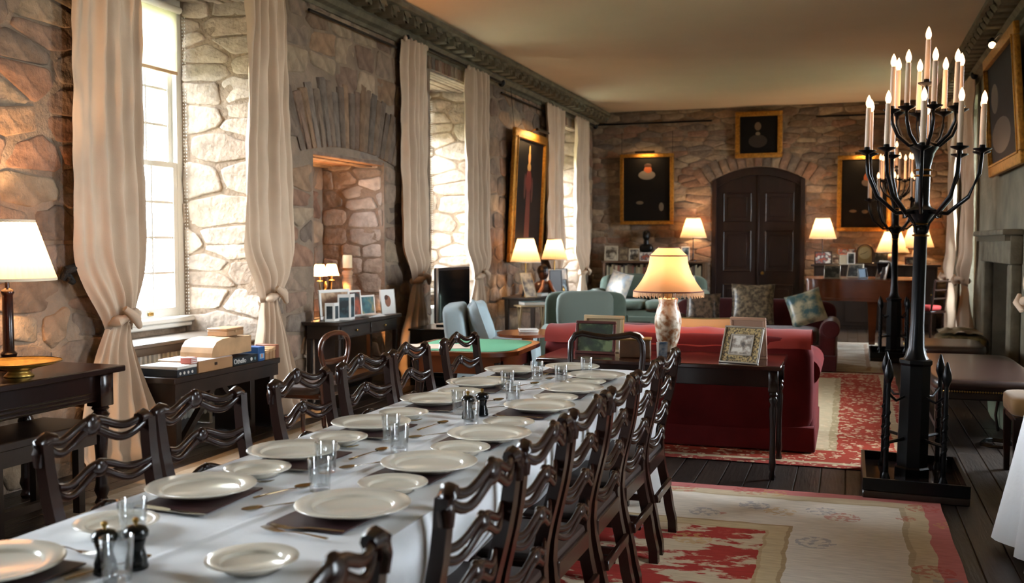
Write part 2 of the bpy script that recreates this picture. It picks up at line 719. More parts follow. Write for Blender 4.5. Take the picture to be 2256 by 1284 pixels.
def voussoir(mapf, cu, cv, r0, r1, a0, a1, proud, rng):
    g = .010
    def P(r, a, d):
        return Vector(mapf(cu + r * math.sin(a), cv + r * math.cos(a), d))
    da0, da1 = g / r0, g / r1
    q = [(r0, a0 + da0), (r0, a1 - da0), (r1, a1 - da1), (r1, a0 + da1)]
    vs = [P(r, a, -.01) for r, a in q] + [P(r, a, proud * .7) for r, a in q]
    am, rm = (a0 + a1) / 2, (r0 + r1) / 2
    vs += [P(lerp(rm, r, .88), lerp(am, a, .7), proud) for r, a in q]
    fs = [(i, (i + 1) % 4, 4 + (i + 1) % 4, 4 + i) for i in range(4)] + [(4 + i, 4 + (i + 1) % 4, 8 + (i + 1) % 4, 8 + i) for i in range(4)] + [(8, 9, 10, 11)]
    return vs, fs

# ---- wall_left
rng = random.Random(21)
wl = sroot('wall_left')
NICHE = (8.25, 9.75, 0.0, 2.36)
NDEP = .75
mb = MB()
edges = [YB] + [e for w in WIN_L for e in w] + [YF + .3]
XO = XL - REC - .30
for i in range(0, len(edges), 2):
    a, b = edges[i], edges[i + 1]
    if a < NICHE[0] < b:
        mb.box(XO, XL, a, NICHE[0], 0, ZC)
        mb.box(XO, XL, NICHE[1], b, 0, ZC)
        mb.box(XO, XL, NICHE[0], NICHE[1], NICHE[3], ZC)
        # slit window added out of view behind the near jamb, to daylight the niche
        mb.box(XO, XL - NDEP, NICHE[0] + .72, NICHE[1], 0, NICHE[3])
        mb.box(XO, XL - NDEP, NICHE[0], NICHE[0] + .72, 0, 1.75)
        mb.box(XO, XL - NDEP, NICHE[0], NICHE[0] + .72, 2.3, NICHE[3])
    else:
        mb.box(XO, XL, a, b, 0, ZC)
for a, b in WIN_L:
    mb.box(XO, XL, a, b, ZWT, ZC)
    mb.box(XO, XL - REC, a, b, 0, SILL - .04)
    for e, sg in ((b, -1), (a, 1)):
        mb.prism([(XL, e), (XL - REC, e + sg * SPL), (XO, e + sg * SPL), (XO, e)][::sg], 0, ZWT)
mb.build('mortar', mortar_m, wl, smooth=False)
holes = [(a, b, -1, ZWT) for a, b in WIN_L] + [NICHE]
face = lambda u, v, d: Vector((XL + d, u, v))
polys = rubble(2.6, YF, 0.0, ZC - .28, holes, rng)
# keep the relieving arch over the niche free of rubble
AC, AHW = 9.0, .98
def arch_base(y):
    return 2.44 - .10 * (y / AHW) ** 2
def in_arch(p):
    y = (p[0] - AC) / 1.25
    return abs(y) < AHW and arch_base(y) - .03 < p[1] < arch_base(y) + .66
polys = [p for p in polys if not in_arch((sum(q[0] for q in p) / len(p), sum(q[1] for q in p) / len(p)))]
items = stone_items(polys, face, rng)
# reveals (splayed a little) and niche inside
for a, b in WIN_L[1:]:
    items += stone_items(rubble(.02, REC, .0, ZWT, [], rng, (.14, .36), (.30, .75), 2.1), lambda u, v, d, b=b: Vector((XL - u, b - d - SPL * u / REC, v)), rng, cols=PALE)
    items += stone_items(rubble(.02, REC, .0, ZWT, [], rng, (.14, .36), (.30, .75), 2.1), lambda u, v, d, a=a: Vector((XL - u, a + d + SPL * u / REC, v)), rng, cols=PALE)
    # soffit slabs
    for k in range(9):
        x0, x1 = XL - k * REC / 9 - .006, XL - (k + 1) * REC / 9 + .006
        z = ZWT - rng.uniform(.012, .035)
        m2 = MB().box(x1, x0, a + .01, b - .01, z, ZWT + .02, c=.006)
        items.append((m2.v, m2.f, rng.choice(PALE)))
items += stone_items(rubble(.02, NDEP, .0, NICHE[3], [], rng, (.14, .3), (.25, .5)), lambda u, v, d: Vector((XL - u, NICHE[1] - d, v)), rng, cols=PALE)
items += stone_items(rubble(.02, NDEP, .0, NICHE[3], [], rng, (.14, .3), (.25, .5)), lambda u, v, d: Vector((XL - u, NICHE[0] + d, v)), rng)
items += stone_items(rubble(NICHE[0], NICHE[1], .0, NICHE[3], [(NICHE[0] - .1, NICHE[0] + .72, 1.75, 2.3)], rng), lambda u, v, d: Vector((XL - NDEP + d, u, v)), rng)
nv = 21
vitems = []
for k in range(nv):
    L_ = rng.uniform(.52, .70)
    pr = rng.uniform(.015, .035)
    q = []
    for y in (lerp(-AHW, AHW, k / nv), lerp(-AHW, AHW, (k + 1) / nv)):
        q.append((y, .52 * y / AHW))
    (y0, t0), (y1, t1) = q
    g_ = .007
    base = [(y0 + g_, arch_base(y0)), (y1 - g_, arch_base(y1)), (y1 - g_ + L_ * math.sin(t1), arch_base(y1) + L_ * math.cos(t1)), (y0 + g_ + L_ * math.sin(t0), arch_base(y0) + L_ * math.cos(t0))]
    cy = sum(p[0] for p in base) / 4
    cz = sum(p[1] for p in base) / 4
    vs = [face(AC + p[0], p[1], -.01) for p in base] + [face(AC + p[0], p[1], pr * .7) for p in base] + [face(AC + lerp(cy, p[0], .75), lerp(cz, p[1], .94), pr) for p in base]
    fs = [(i, (i + 1) % 4, 4 + (i + 1) % 4, 4 + i) for i in range(4)] + [(4 + i, 4 + (i + 1) % 4, 8 + (i + 1) % 4, 8 + i) for i in range(4)] + [(8, 9, 10, 11)]
    vitems.append((vs, fs, shade_of(.7, 1.0)))
lay_stones(wl, items, 290, rng)
for vs, fs, c in vitems:
    o = sum(vs, Vector()) / len(vs)
    ob = MB().add([p - o for p in vs], fs).build('voussoir', stone_m, wl, loc=o, angle=60)
    tint(ob.data, c)
for k in range(6):       # stones lining the head of the niche
    x0, x1 = XL - k * NDEP / 6 - .005, XL - (k + 1) * NDEP / 6 + .005
    ob = MB().box(x1, x0, NICHE[0] + .01, NICHE[1] - .01, NICHE[3] - rng.uniform(.02, .05), NICHE[3] + .02, c=.008).build('lintel_stone', stone_m, wl)
    tint(ob.data, rng.choice(STONE_COLS))
# window-head arch stones over each opening
for a, b in WIN_L[1:]:
    n = 19
    for k in range(n):
        y0, y1 = lerp(a - .1, b + .1, k / n), lerp(a - .1, b + .1, (k + 1) / n)
        sk = ((k + .5) / n - .5) * .22
        h = rng.uniform(.13, .17)
        vs = []
        for d in (-.01, rng.uniform(.02, .035)):
            vs += [Vector((XL + d, y0 + .008, ZWT - .0)), Vector((XL + d, y1 - .008, ZWT)), Vector((XL + d, y1 - .008 + sk * h, ZWT + h)), Vector((XL + d, y0 + .008 + sk * h, ZWT + h))]
        o = sum(vs, Vector()) / 8
        ob = MB().add([p - o for p in vs], [(4, 5, 6, 7), (0, 1, 5, 4), (1, 2, 6, 5), (2, 3, 7, 6), (3, 0, 4, 7)]).build('voussoir', stone_m, wl, loc=o, smooth=False)
        tint(ob.data, shade_of(.7, 1.0))

# ---- wall_far with arched doorway
rng = random.Random(5)
wf = sroot('wall_far')
DX0, DX1, DSP, DTOP = -2.44, -.77, 2.66, 2.90
DC = (DX0 + DX1) / 2
DW = (DX1 - DX0) / 2
DR = (DW * DW + (DTOP - DSP) ** 2) / (2 * (DTOP - DSP))
DCZ = DTOP - DR
ROOMW = (XL - .3, XR + .8)
mb = MB()
mb.box(ROOMW[0], DX0, YF, YF + .5, 0, ZC)
mb.box(DX1, ROOMW[1], YF, YF + .5, 0, ZC)
na = 20
arc = [(DC + DR * math.sin(t), DCZ + DR * math.cos(t)) for t in [lerp(-1, 1, k / na) * math.asin(DW / DR) for k in range(na + 1)]]
mb.prism([(DX0, ZC), ] + arc + [(DX1, ZC)], -YF - .5, -YF, M=Matrix(((1, 0, 0, 0), (0, 0, -1, 0), (0, 1, 0, 0), (0, 0, 0, 1))))
mb.box(DX0 - .1, DX1 + .1, YF + .3, YF + .6, -.1, ZC)  # unseen block behind the door, added to stop light under it
mb.build('mortar', mortar_m, wf, smooth=False)
fface = lambda u, v, d: Vector((u, YF - d, v))
polys = rubble(XL, XR, 0, ZC, [(DX0, DX1, -1, DSP)], rng, (.07, .18), (.25, .72), 2.8, .012)
def far_ok(p):
    c = (sum(q[0] for q in p) / len(p), sum(q[1] for q in p) / len(p))
    r = math.hypot(c[0] - DC, c[1] - DCZ)
    return not (r < DR + .32 and abs(c[0] - DC) < DW + .18 and c[1] > DSP - .1)
polys = [p for p in polys if far_ok(p)]
polys = [list(reversed(p)) for p in polys]
lay_stones(wf, stone_items(polys, fface, rng, (.004, .008), (.004, .014)), 300, rng)
nv = 15
A = math.asin(DW / DR) + .13
for k in range(nv):
    a0, a1 = lerp(-A, A, k / nv), lerp(-A, A, (k + 1) / nv)
    vs, fs = voussoir(fface, DC, DCZ, DR + .01, DR + rng.uniform(.26, .34), a0, a1, rng.uniform(.02, .03), rng)
    fs = [tuple(reversed(f)) for f in fs]
    o = sum(vs, Vector()) / len(vs)
    ob = MB().add([p - o for p in vs], fs).build('voussoir', stone_m, wf, loc=o, angle=60)
    tint(ob.data, shade_of(.9, 1.15))

# ---- wall_right (rendered stone, two window openings plus an added unseen one, a fireplace) and wall_back
FPY0, FPY1, FPZ = 11.4, 13.2, 1.28
wr = sroot('wall_right')
mb = MB()
cuts = [YB, WIN_R[0][0], WIN_R[0][1], WIN_R[1][0], WIN_R[1][1], FPY0, FPY1, WIN_R[2][0], WIN_R[2][1], YF + .3]
XRO = XR + REC + .3
for i in range(0, 10, 2):
    mb.box(XR, XRO, cuts[i], cuts[i + 1], 0, ZC)
for a, b in WIN_R:
    mb.box(XR, XRO, a, b, ZWT, ZC)
    mb.box(XR + REC, XRO, a, b, 0, SILL - .04)
    for e, sg in ((b, -1), (a, 1)):
        mb.prism([(XR, e), (XR + REC, e + sg * SPL), (XRO, e + sg * SPL), (XRO, e)][::-sg], 0, ZWT)
mb.box(XR, XRO, FPY0, FPY1, FPZ, ZC)
mb.box(XR + .55, XRO, FPY0, FPY1, 0, FPZ)
mb.build('render_coat', plaster_m, wr, smooth=False)
struct(MB().box(XL - 1, XR + 1, YB - .3, YB, 0, ZC).build('wall_back', plaster_m, smooth=False))

# ---- cornice with blocks
def cornice(name, x, sg, y0, y1, step=.285):
    r = sroot(name)
    prof = [(0, 3.70), (.03, 3.70), (.05, 3.73), (.11, 3.745), (.145, 3.79), (.125, 3.83), (.10, 3.84), (.10, 3.93), (0, 3.93)]
    vs, fs = [], []
    n = len(prof)
    for yy in (y0, y1):
        vs += [(x + sg * p, yy, z) for p, z in prof]
    fs = [(i, (i + 1) % n, n + (i + 1) % n, n + i) for i in range(n)] + [tuple(range(n)), tuple(range(2 * n - 1, n - 1, -1))]
    MB().add(vs, fs).build('moulding', cornice_m, r, angle=35)
    a, b = sorted((x, x + sg * .36))
    MB().box(a, b, y0, y1, 3.93, ZC - .002, c=.015).build('cap_course', cornice_m, r)
    blk = MB().box(-.1, .1, -.075, .075, -.055, .055, c=.018)
    blk.tube([(-.08 * 0 + sg * .1, 0, .05), (sg * .12, 0, .0), (sg * .08, 0, -.05)], .07, 6, flat=(1, .4))
    me = blk.mesh('cornice_block')
    me.materials.append(cornice_m)
    y = max(y0, 2.0)
    while y < y1:
        inst(me, 'cornice_block', r, (x + sg * .20, y, 3.873))
        y += step
cornice('trim_1', XL, 1, YB, YF)
cornice('trim_2', XR, -1, YB, YF)

# ---- sash windows
def sash_window(name, x, sg, y0, y1, blind):
    """x: inner plane of the frame, sg=+1 when the room lies towards +x"""
    r = sroot(name)
    r.location = (x, (y0 + y1) / 2, 0)
    hw = (y1 - y0) / 2
    M = R('Z', 0 if sg > 0 else PI)
    zt = ZWT
    mb = MB()
    mb.box(-.10, 0, -hw, -hw + .10, SILL, zt, M).box(-.10, 0, hw - .10, hw, SILL, zt, M).box(-.10, 0, -hw + .1, hw - .1, zt - .12, zt, M)
    mb.build('frame', whitepaint_m, r, smooth=False)
    MB().box(-.10, .09, -hw, hw, SILL - .05, SILL, M, c=.012).build('sill', whitepaint_m, r)
    MB().box(-.09, .07, -hw + .02, hw - .02, SILL - .09, SILL - .05, M, c=.01).build('apron', whitepaint_m, r)
    iw = hw - .10
    zm = (SILL + zt - .12) / 2
    for s, (za, zb, xo) in enumerate(((SILL, zm + .02, -.045), (zm - .02, zt - .12, -.09))):
        sh = MB()
        t = .052
        sh.box(xo, xo + .04, -iw, -iw + t, za, zb, M).box(xo, xo + .04, iw - t, iw, za, zb, M)
        sh.box(xo, xo + .04, -iw + t, iw - t, za, za + (.075 if s == 0 else .045), M).box(xo, xo + .04, -iw + t, iw - t, zb - .045, zb, M)
        so = sh.build('sash', whitepaint_m, r, smooth=False)
        ya, yb = -iw + t, iw - t
        zc, zd = za + (.075 if s == 0 else .045), zb - .045
        nc, nr = 4, 4
        for c in range(1, nc):
            y = lerp(ya, yb, c / nc)
            MB().box(xo + .008, xo + .034, y - .010, y + .010, zc, zd, M).build('glazing_bar', whitepaint_m, so, smooth=False)
        for c in range(1, nr):
            z = lerp(zc, zd, c / nr)
            MB().box(xo + .009, xo + .033, ya, yb, z - .010, z + .010, M).build('glazing_bar', whitepaint_m, so, smooth=False)
        for c in range(nc):
            for q in range(nr):
                MB().box(xo + .018, xo + .021, lerp(ya, yb, c / nc) + .011, lerp(ya, yb, (c + 1) / nc) - .011, lerp(zc, zd, q / nr) + .011, lerp(zc, zd, (q + 1) / nr) - .011, M).build('pane', glass_pane, so, smooth=False)
        if s == 0:
            MB().box(xo + .04, xo + .06, .18, .24, za + .02, za + .05, M, c=.005).build('sash_lift', brass_m, so)
    if blind:
        bm_ = shade_mat('roller_blind_cloth', '#e9e4d4', .6)
        MB().box(.012, .016, -hw + .12, hw - .1, zt - .62, zt - .11, M).build('roller_blind', bm_, r, smooth=False)
        MB().tube([(.03, -hw + .1, zt - .1), (.03, hw - .08, zt - .1)], .03, 10, M).build('blind_roller', whitepaint_m, r)
        MB().box(.006, .022, -hw + .12, hw - .1, zt - .645, zt - .615, M, c=.004).build('blind_hem_bar', mat('blind_bar', '#b79a78', .6), r)
    for k in (-1, 1):
        ch = MB()
        n = 90
        for i in range(n):
            z = zt - .15 - i * (zt - SILL - .05) / n
            ch.ball((.035 + .012 * k, hw - .035, z), .0055, seg=6, rings=4, M=M)
        ch.build('bead_chain', white_m, r)
    return r
for i, (a, b) in enumerate(WIN_L):
    sash_window('window_%d' % (i + 1), XL - REC, 1, a + SPL - .03, b - SPL + .03, True)
for i, (a, b) in enumerate(WIN_R):
    sash_window('window_%d' % (i + 6), XR + REC, -1, a + SPL - .03, b - SPL + .03, False)
# ground outside
struct(MB().box(-80, 80, -70, 90, -6.2, -6).build('ground', mat('lawn', '#5c6148', .95, var=.3, vscale=.3), smooth=False))

# ---- the arched double door
d1 = sroot('door_1')
ydo = YF + .10
fr = MB()
arc_o = lambda r, y: [(DC + r * math.sin(t), y, DCZ + r * math.cos(t)) for t in [lerp(-1, 1, k / na) * math.asin(DW / DR) for k in range(na + 1)]]
fr.box(DX0, DX0 + .075, YF - .02, YF + .2, 0, DSP).box(DX1 - .075, DX1, YF - .02, YF + .2, 0, DSP)
fr.tube([(x, YF + .09, z) for x, _, z in arc_o(DR - .04, 0)], .04, 4, flat=(2.6, 1.0), square=True, ref=(0, 1, 0))
fr.build('door_frame', door_m, d1, smooth=False)
def leaf(x0, x1, side):
    lf = MB()
    n = 10
    top = []
    for k in range(n + 1):
        x = lerp(x0, x1, k / n)
        top.append((x, DCZ + math.sqrt(max(.01, (DR - .05) ** 2 - (x - DC) ** 2))))
    lf.prism([(x0, 0.01)] + [(x1, 0.01)] + list(reversed(top)), -ydo - .05, -ydo, M=Matrix(((1, 0, 0, 0), (0, 0, -1, 0), (0, 1, 0, 0), (0, 0, 0, 1))))
    o = lf.build('door_leaf', door_m, d1, smooth=False)
    # raised mouldings make three panels
    for z0, z1 in ((.2, .72), (.98, 1.72), (1.9, 2.42)):
        a, b = x0 + .13, x1 - .13
        p = MB()
        yy = ydo
        for (u0, v0, u1, v1) in ((a, z0, b, z0), (b, z0, b, z1), (b, z1, a, z1), (a, z1, a, z0)):
            p.tube([(u0, yy - .004, v0), (u1, yy - .004, v1)], .013, 6)
        p.box(a + .07, b - .07, yy - .014, yy, z0 + .07, z1 - .07, c=.012)
        p.build('panel', door_m, o)
    return o
leaf(DX0 + .075, DC - .004, -1)
lr = leaf(DC + .004, DX1 - .075, 1)
MB().lathe([(.0, 0), (.012, 0), (.012, .03), (.028, .04), (.033, .055), (.026, .072), (0, .078)], 14, T(DC + .09, ydo, .94) @ R('X', PI / 2)).build('knob', brass_m, lr)
MB().box(DC - .02, DC + .02, ydo - .03, ydo, .02, 2.82, c=.008).build('meeting_bead', door_m, lr)

# ---- picture rails (iron rods on the far wall)
for k, (a, b) in enumerate(((XL, -2.45), (-.6, XR))):
    o = struct(MB().tube([(a, YF - .05, 3.77), (b, YF - .05, 3.77)], .016, 8).build('trim_%d' % (k + 3), iron_m))

for k, (a, b) in enumerate(((8.1, 9.95), (13.4, 15.6))):
    struct(MB().tube([(XL + .06, a, 3.62), (XL + .06, b, 3.62)], .014, 8).build('trim_%d' % (k + 6), iron_m))

# ---- fireplace surround
fp = sroot('trim_5')
MB().box(XR - .10, XR, FPY0 - .28, FPY0, 0, FPZ, c=.02).build('jamb', cornice_m, fp)
MB().box(XR - .10, XR, FPY1, FPY1 + .28, 0, FPZ, c=.02).build('jamb', cornice_m, fp)
MB().box(XR - .12, XR, FPY0 - .32, FPY1 + .32, FPZ, FPZ + .3, c=.02).build('lintel', cornice_m, fp)
den = MB().box(-.03, .03, -.025, .025, 0, .06).mesh('dentil', False)
den.materials.append(cornice_m)
for k in range(30):
    inst(den, 'dentil', fp, (XR - .14, FPY0 - .28 + k * .081, FPZ + .24))
MB().box(XR - .2, XR, FPY0 - .36, FPY1 + .36, FPZ + .3, FPZ + .36, c=.02).build('mantel_shelf', cornice_m, fp)
MB().box(XR + .50, XR + .54, FPY0 + .02, FPY1 - .02, 0.01, FPZ).build('fireback', mat('soot', '#15120f', .95), fp, smooth=False)
# ================================================================== CURTAINS AND RODS
def curtain(label, x, y, wtop, wbody, zknot, wfoot, sg=1, seed=1, ztop=3.72, lean=0.0, foot_dy=0.0, knot_dy=0.0):
    """hanging panel knotted at zknot; local y across, x towards room"""
    rg = random.Random(seed)
    r = thing('curtain', label, 'curtain', (x, y, 0), 0 if sg > 0 else PI)
    ph = rg.uniform(0, 6)
    k1 = rg.choice((5, 6, 7))
    def W_(z):
        if z > zknot:
            t = (z - zknot) / (ztop - zknot)
            w = lerp(.22, wbody, sstep(-.02, .16, t)) if t < .16 else lerp(wbody, wtop, sstep(.16, 1, t))
            return w
        t = (zknot - z) / zknot
        return lerp(.22, wfoot, sstep(0, .9, t) ** .8)
    def fn(u, v):
        z = ztop * (1 - v)
        w = W_(z)
        a = 2 * u - 1
        amp = .055 if z > zknot else .075
        near = math.exp(-((z - zknot) / .16) ** 2)
        amp = lerp(amp, .035, near)
        warp = a + .10 * math.sin(a * 3 + ph) + .05 * math.sin(z * 2.1 + ph)
        d = amp * math.cos(k1 * PI * .75 * warp + ph + .5 * noise.noise((a * 1.5, z * .5, seed))) * (.65 + .6 * noise.noise((a * 2.3, seed, .5))) + .02 * math.sin(a * 19 + z * .7 + ph) * (.5 + noise.noise((a * 3, z * .6, seed + 3)))
        blouse = .06 * math.exp(-((z - zknot - .17) / .16) ** 2) * (1 - a * a * .6)
        body = .03 * (1 - a * a)
        yy = a * w / 2 + lean * (z - ztop) + knot_dy * near
        if z > zknot:
            # swag: outer side of the cloth droops below the knot level
            t = max(0, 1 - (z - zknot) / .5)
            zz = z - .10 * t * abs(a) ** 1.5
        else:
            zz = z
            tt = (zknot - z) / zknot
            yy += foot_dy * tt
            d *= .5 + tt
        fold = .02 * noise.noise((a * 2 + seed, z * 2.2, 5)) + .012 * noise.noise((a * 5 + seed, z * 5, 9))
        if v > .97:
            d += .03
        return (.06 + d + blouse + body + fold, yy, max(zz, .012 + .02 * abs(math.sin(a * 7))))
    MB().grid(fn, 64, 90).build('drape', linen_m, r, angle=180)
    kb = MB()
    pts = []
    for i in range(20):
        a = 2 * PI * i / 19
        pts.append((.10 + .075 * math.cos(a), knot_dy + .105 * math.sin(a), zknot + .03 * math.sin(a + .6)))
    kb.tube(pts, [.032 + .01 * math.sin(i * 1.7) for i in range(20)], 10)
    kb.tube([(.19, knot_dy - .09, zknot + .07), (.215, knot_dy - .02, zknot + .01), (.19, knot_dy + .05, zknot - .06)], [.02, .036, .02], 10)
    kb.build('knot', linen_m, r)
    hb = MB()
    n = 12
    for i in range(n):
        hb.ball((.05 + .02 * math.cos(i * 2.4), lerp(-wtop / 2, wtop / 2, (i + .5) / n), ztop + .01), .026, .03, .035, seg=8, rings=6)
    hb.build('gathered_heading', linen_m, r)
    return r
CX = XL + .06
curtain('cream linen curtain warm-lit beside the column lamp, knotted low', CX, 5.40, .60, .64, 1.0, .72, 1, 11, foot_dy=.06, ztop=3.78, knot_dy=.06)
curtain('cream linen curtain between the board games and the small balloon-back chair', CX, 7.30, .54, .72, 1.06, .66, 1, 12, foot_dy=.10, ztop=3.78)
curtain('cream linen curtain hanging left of the television', CX, 10.33, .66, .72, 1.10, .85, 1, 13)
curtain('cream linen curtain hanging between the television and the tall painting', CX, 12.29, .74, .88, 1.08, .85, 1, 14)
curtain('cream linen curtain behind the pair of pleated lamps', CX, 15.85, .90, 1.0, 1.0, .8, 1, 15)
curtain('cream linen curtain in the far corner by the green sofa', CX, 17.68, .95, 1.1, .98, .9, 1, 16)
curtain('cream linen curtain nearest the piano on the right-hand wall', XR - .06, 17.15, .6, .7, .95, .9, -1, 17)
curtain('cream linen curtain beside the fireplace on the right-hand wall', XR - .06, 15.05, .6, .75, .98, .8, -1, 18)
curtain('cream linen curtain at the right edge above the tan chair', XR - .06, 9.45, .6, .75, .98, .8, -1, 19)

def rod(label, x, y0, y1, z, sg):
    r = thing('curtain_rod', label, 'curtain rod', (x, 0, 0))
    MB().tube([(0, y0, z), (0, y1, z)], .019, 10).build('pole', iron_m, r)
    for y in (y0, y1):
        MB().ball((0, y, z), .05, .05, .06).build('finial', iron_m, r)
        MB().tube([(0, y + (.12 if y == y0 else -.12), z), (-sg * .1, y + (.12 if y == y0 else -.12), z + .005)], .014, 8).build('bracket', iron_m, r)
rod('black iron curtain rod over the window by the board games', XL + .10, 5.2, 8.0, 3.74, 1)
rod('black iron curtain rod over the window by the television', XL + .10, 10.1, 13.3, 3.74, 1)
rod('black iron curtain rod over the window by the green sofa', XL + .10, 15.7, 18.75, 3.74, 1)
rod('black iron curtain rod over the right-hand window by the piano', XR - .10, 14.7, 17.6, 3.74, -1)
rod('black iron curtain rod at the right edge of the picture', XR - .10, 6.4, 9.15, 3.74, -1)

# ================================================================== DINING TABLE
TX0, TX1, TY0, TY1, TZ = -1.975, -1.085, .95, 5.68, .76
t = thing('dining_table', 'long dark wooden dining table hidden under a white cloth', 'table', (0, 0, 0))
MB().box(TX0 + .02, TX1 - .02, TY0 + .02, TY1 - .02, TZ - .05, TZ - .012, c=.008).build('tabletop', wood_m, t)
MB().box(-1.62, -1.44, TY0 + .5, TY1 - .6, .16, .22, c=.01).build('stretcher', wood_m, t)
for y in (TY0 + .5, TY1 - .6):
    MB().lathe([(.09, .05), (.1, .12), (.05, .2), (.09, .35), (.06, .5), (.08, .71)], 16, cx=-1.53, cy=y).build('pedestal', wood_m, t)
    MB().box(-1.72, -1.34, y - .06, y + .06, 0, .055, c=.01).build('foot', wood_m, t)

mb = MB()
rgc = random.Random(9)
def crease_z(x, y):
    xc = -1.50 + .022 * math.sin(y * 2.2 + 1) + .012 * math.sin(y * 6.1)
    z = .006 * math.exp(-((x - xc) / .008) ** 2)
    for yc in (2.02, 2.78, 3.62, 4.5):
        z += .0028 * math.exp(-((y - yc - .03 * math.sin(x * 5 + yc)) / .01) ** 2)
    z += .0035 * noise.noise((x * 6, y * 6, 1)) + .0014 * noise.noise((x * 19, y * 19, 4))
    return z
mb.grid(lambda u, v: (lerp(TX0, TX1, u), lerp(TY0, TY1, v), TZ + crease_z(lerp(TX0, TX1, u), lerp(TY0, TY1, v)) * min(1, 20 * u, 20 * (1 - u))), 90, 300)
# skirt
per = []
def edge_pts(a, b, n, nrm):
    for i in range(n):
        per.append((lerp(a[0], b[0], i / n), lerp(a[1], b[1], i / n), nrm))
edge_pts((TX0, TY0), (TX1, TY0), 20, (0, -1))
edge_pts((TX1, TY0), (TX1, TY1), 110, (1, 0))
edge_pts((TX1, TY1), (TX0, TY1), 24, (0, 1))
edge_pts((TX0, TY1), (TX0, TY0), 110, (-1, 0))
NV = 16
DROP = .70
vs = []
NP = len(per)
for i, (x, y, nr) in enumerate(per):
    a, b = per[i - 1][2], per[(i + 1) % NP][2]
    n2 = Vector((nr[0], nr[1], 0))
    # blend normals near corners
    for k in range(1, 6):
        n2 += .35 / k * Vector((*per[(i - k) % NP][2], 0)) + .35 / k * Vector((*per[(i + k) % NP][2], 0))
    n2.normalize()
    corner = math.exp(-(min(math.hypot(x - cx, y - cy) for cx in (TX0, TX1) for cy in (TY0, TY1)) / .16) ** 2)
    for j in range(NV + 1):
        q = j / NV
        z = TZ - .001 - q * DROP
        tuck = 0 if nr[0] == 0 else -.31 * sstep(.14, .42, q)
        if nr[0] > 0:
            tuck = -.17 * sstep(.2, .6, q)
        if nr[1] > 0:
            tuck = -.36 * sstep(.16, .42, q) * sstep(.02, .2, abs(x - TX1)) * sstep(.02, .2, abs(x - TX0))
        off = .012 * min(1, q * 12) + tuck * (1 - corner) + corner * .14 * q + .016 * math.sin(i * .9) * q + .02 * noise.noise((x * 4, y * 4, q)) * q
        vs.append((x + n2.x * off, y + n2.y * off, z))
fs = [(i * (NV + 1) + j, ((i + 1) % NP) * (NV + 1) + j, ((i + 1) % NP) * (NV + 1) + j + 1, i * (NV + 1) + j + 1) for i in range(NP) for j in range(NV)]
mb.add(vs, fs)
tag(mb.build('tablecloth', cloth_m, angle=80), 'white linen cloth draped over the long dining table', 'tablecloth')
ZT = TZ + .006

# ================================================================== DINING CHAIRS
def wavy_rail(z, w, depth_x, amp, th, knot, yoke=0):
    """pierced ribbon rail across y: two strands that part and meet"""
    mb = MB()
    def zc(a):
        return z + amp * (math.cos(a * PI * 1.5) * .55 - .1 * abs(a)) + yoke * abs(a) ** 4
    def xc(a):
        return depth_x - .03 * (1 - a * a)
    n = 24
    for sg in (1, -1):
        pts, rad = [], []
        for i in range(n + 1):
            a = -1 + 2 * i / n
            sep = .0075 * max(0, math.sin(abs(a) * PI)) ** .8
            pts.append((xc(a), a * w / 2, zc(a) + sg * (sep + th * .72)))
            rad.append(th * (.88 + .15 * math.exp(-(a / .2) ** 2)))
        mb.tube(pts, rad, 8, flat=(.72, 1.0), ref=(0, 0, 1))
    mb.ball((xc(0) + .002, 0, zc(0) - .002), .018, knot * 1.3, knot, seg=10, rings=7)
    mb.ball((xc(0) + .005, 0, zc(0) + knot * .45), .014, knot * .7, knot * .6, seg=8, rings=6)
    return mb

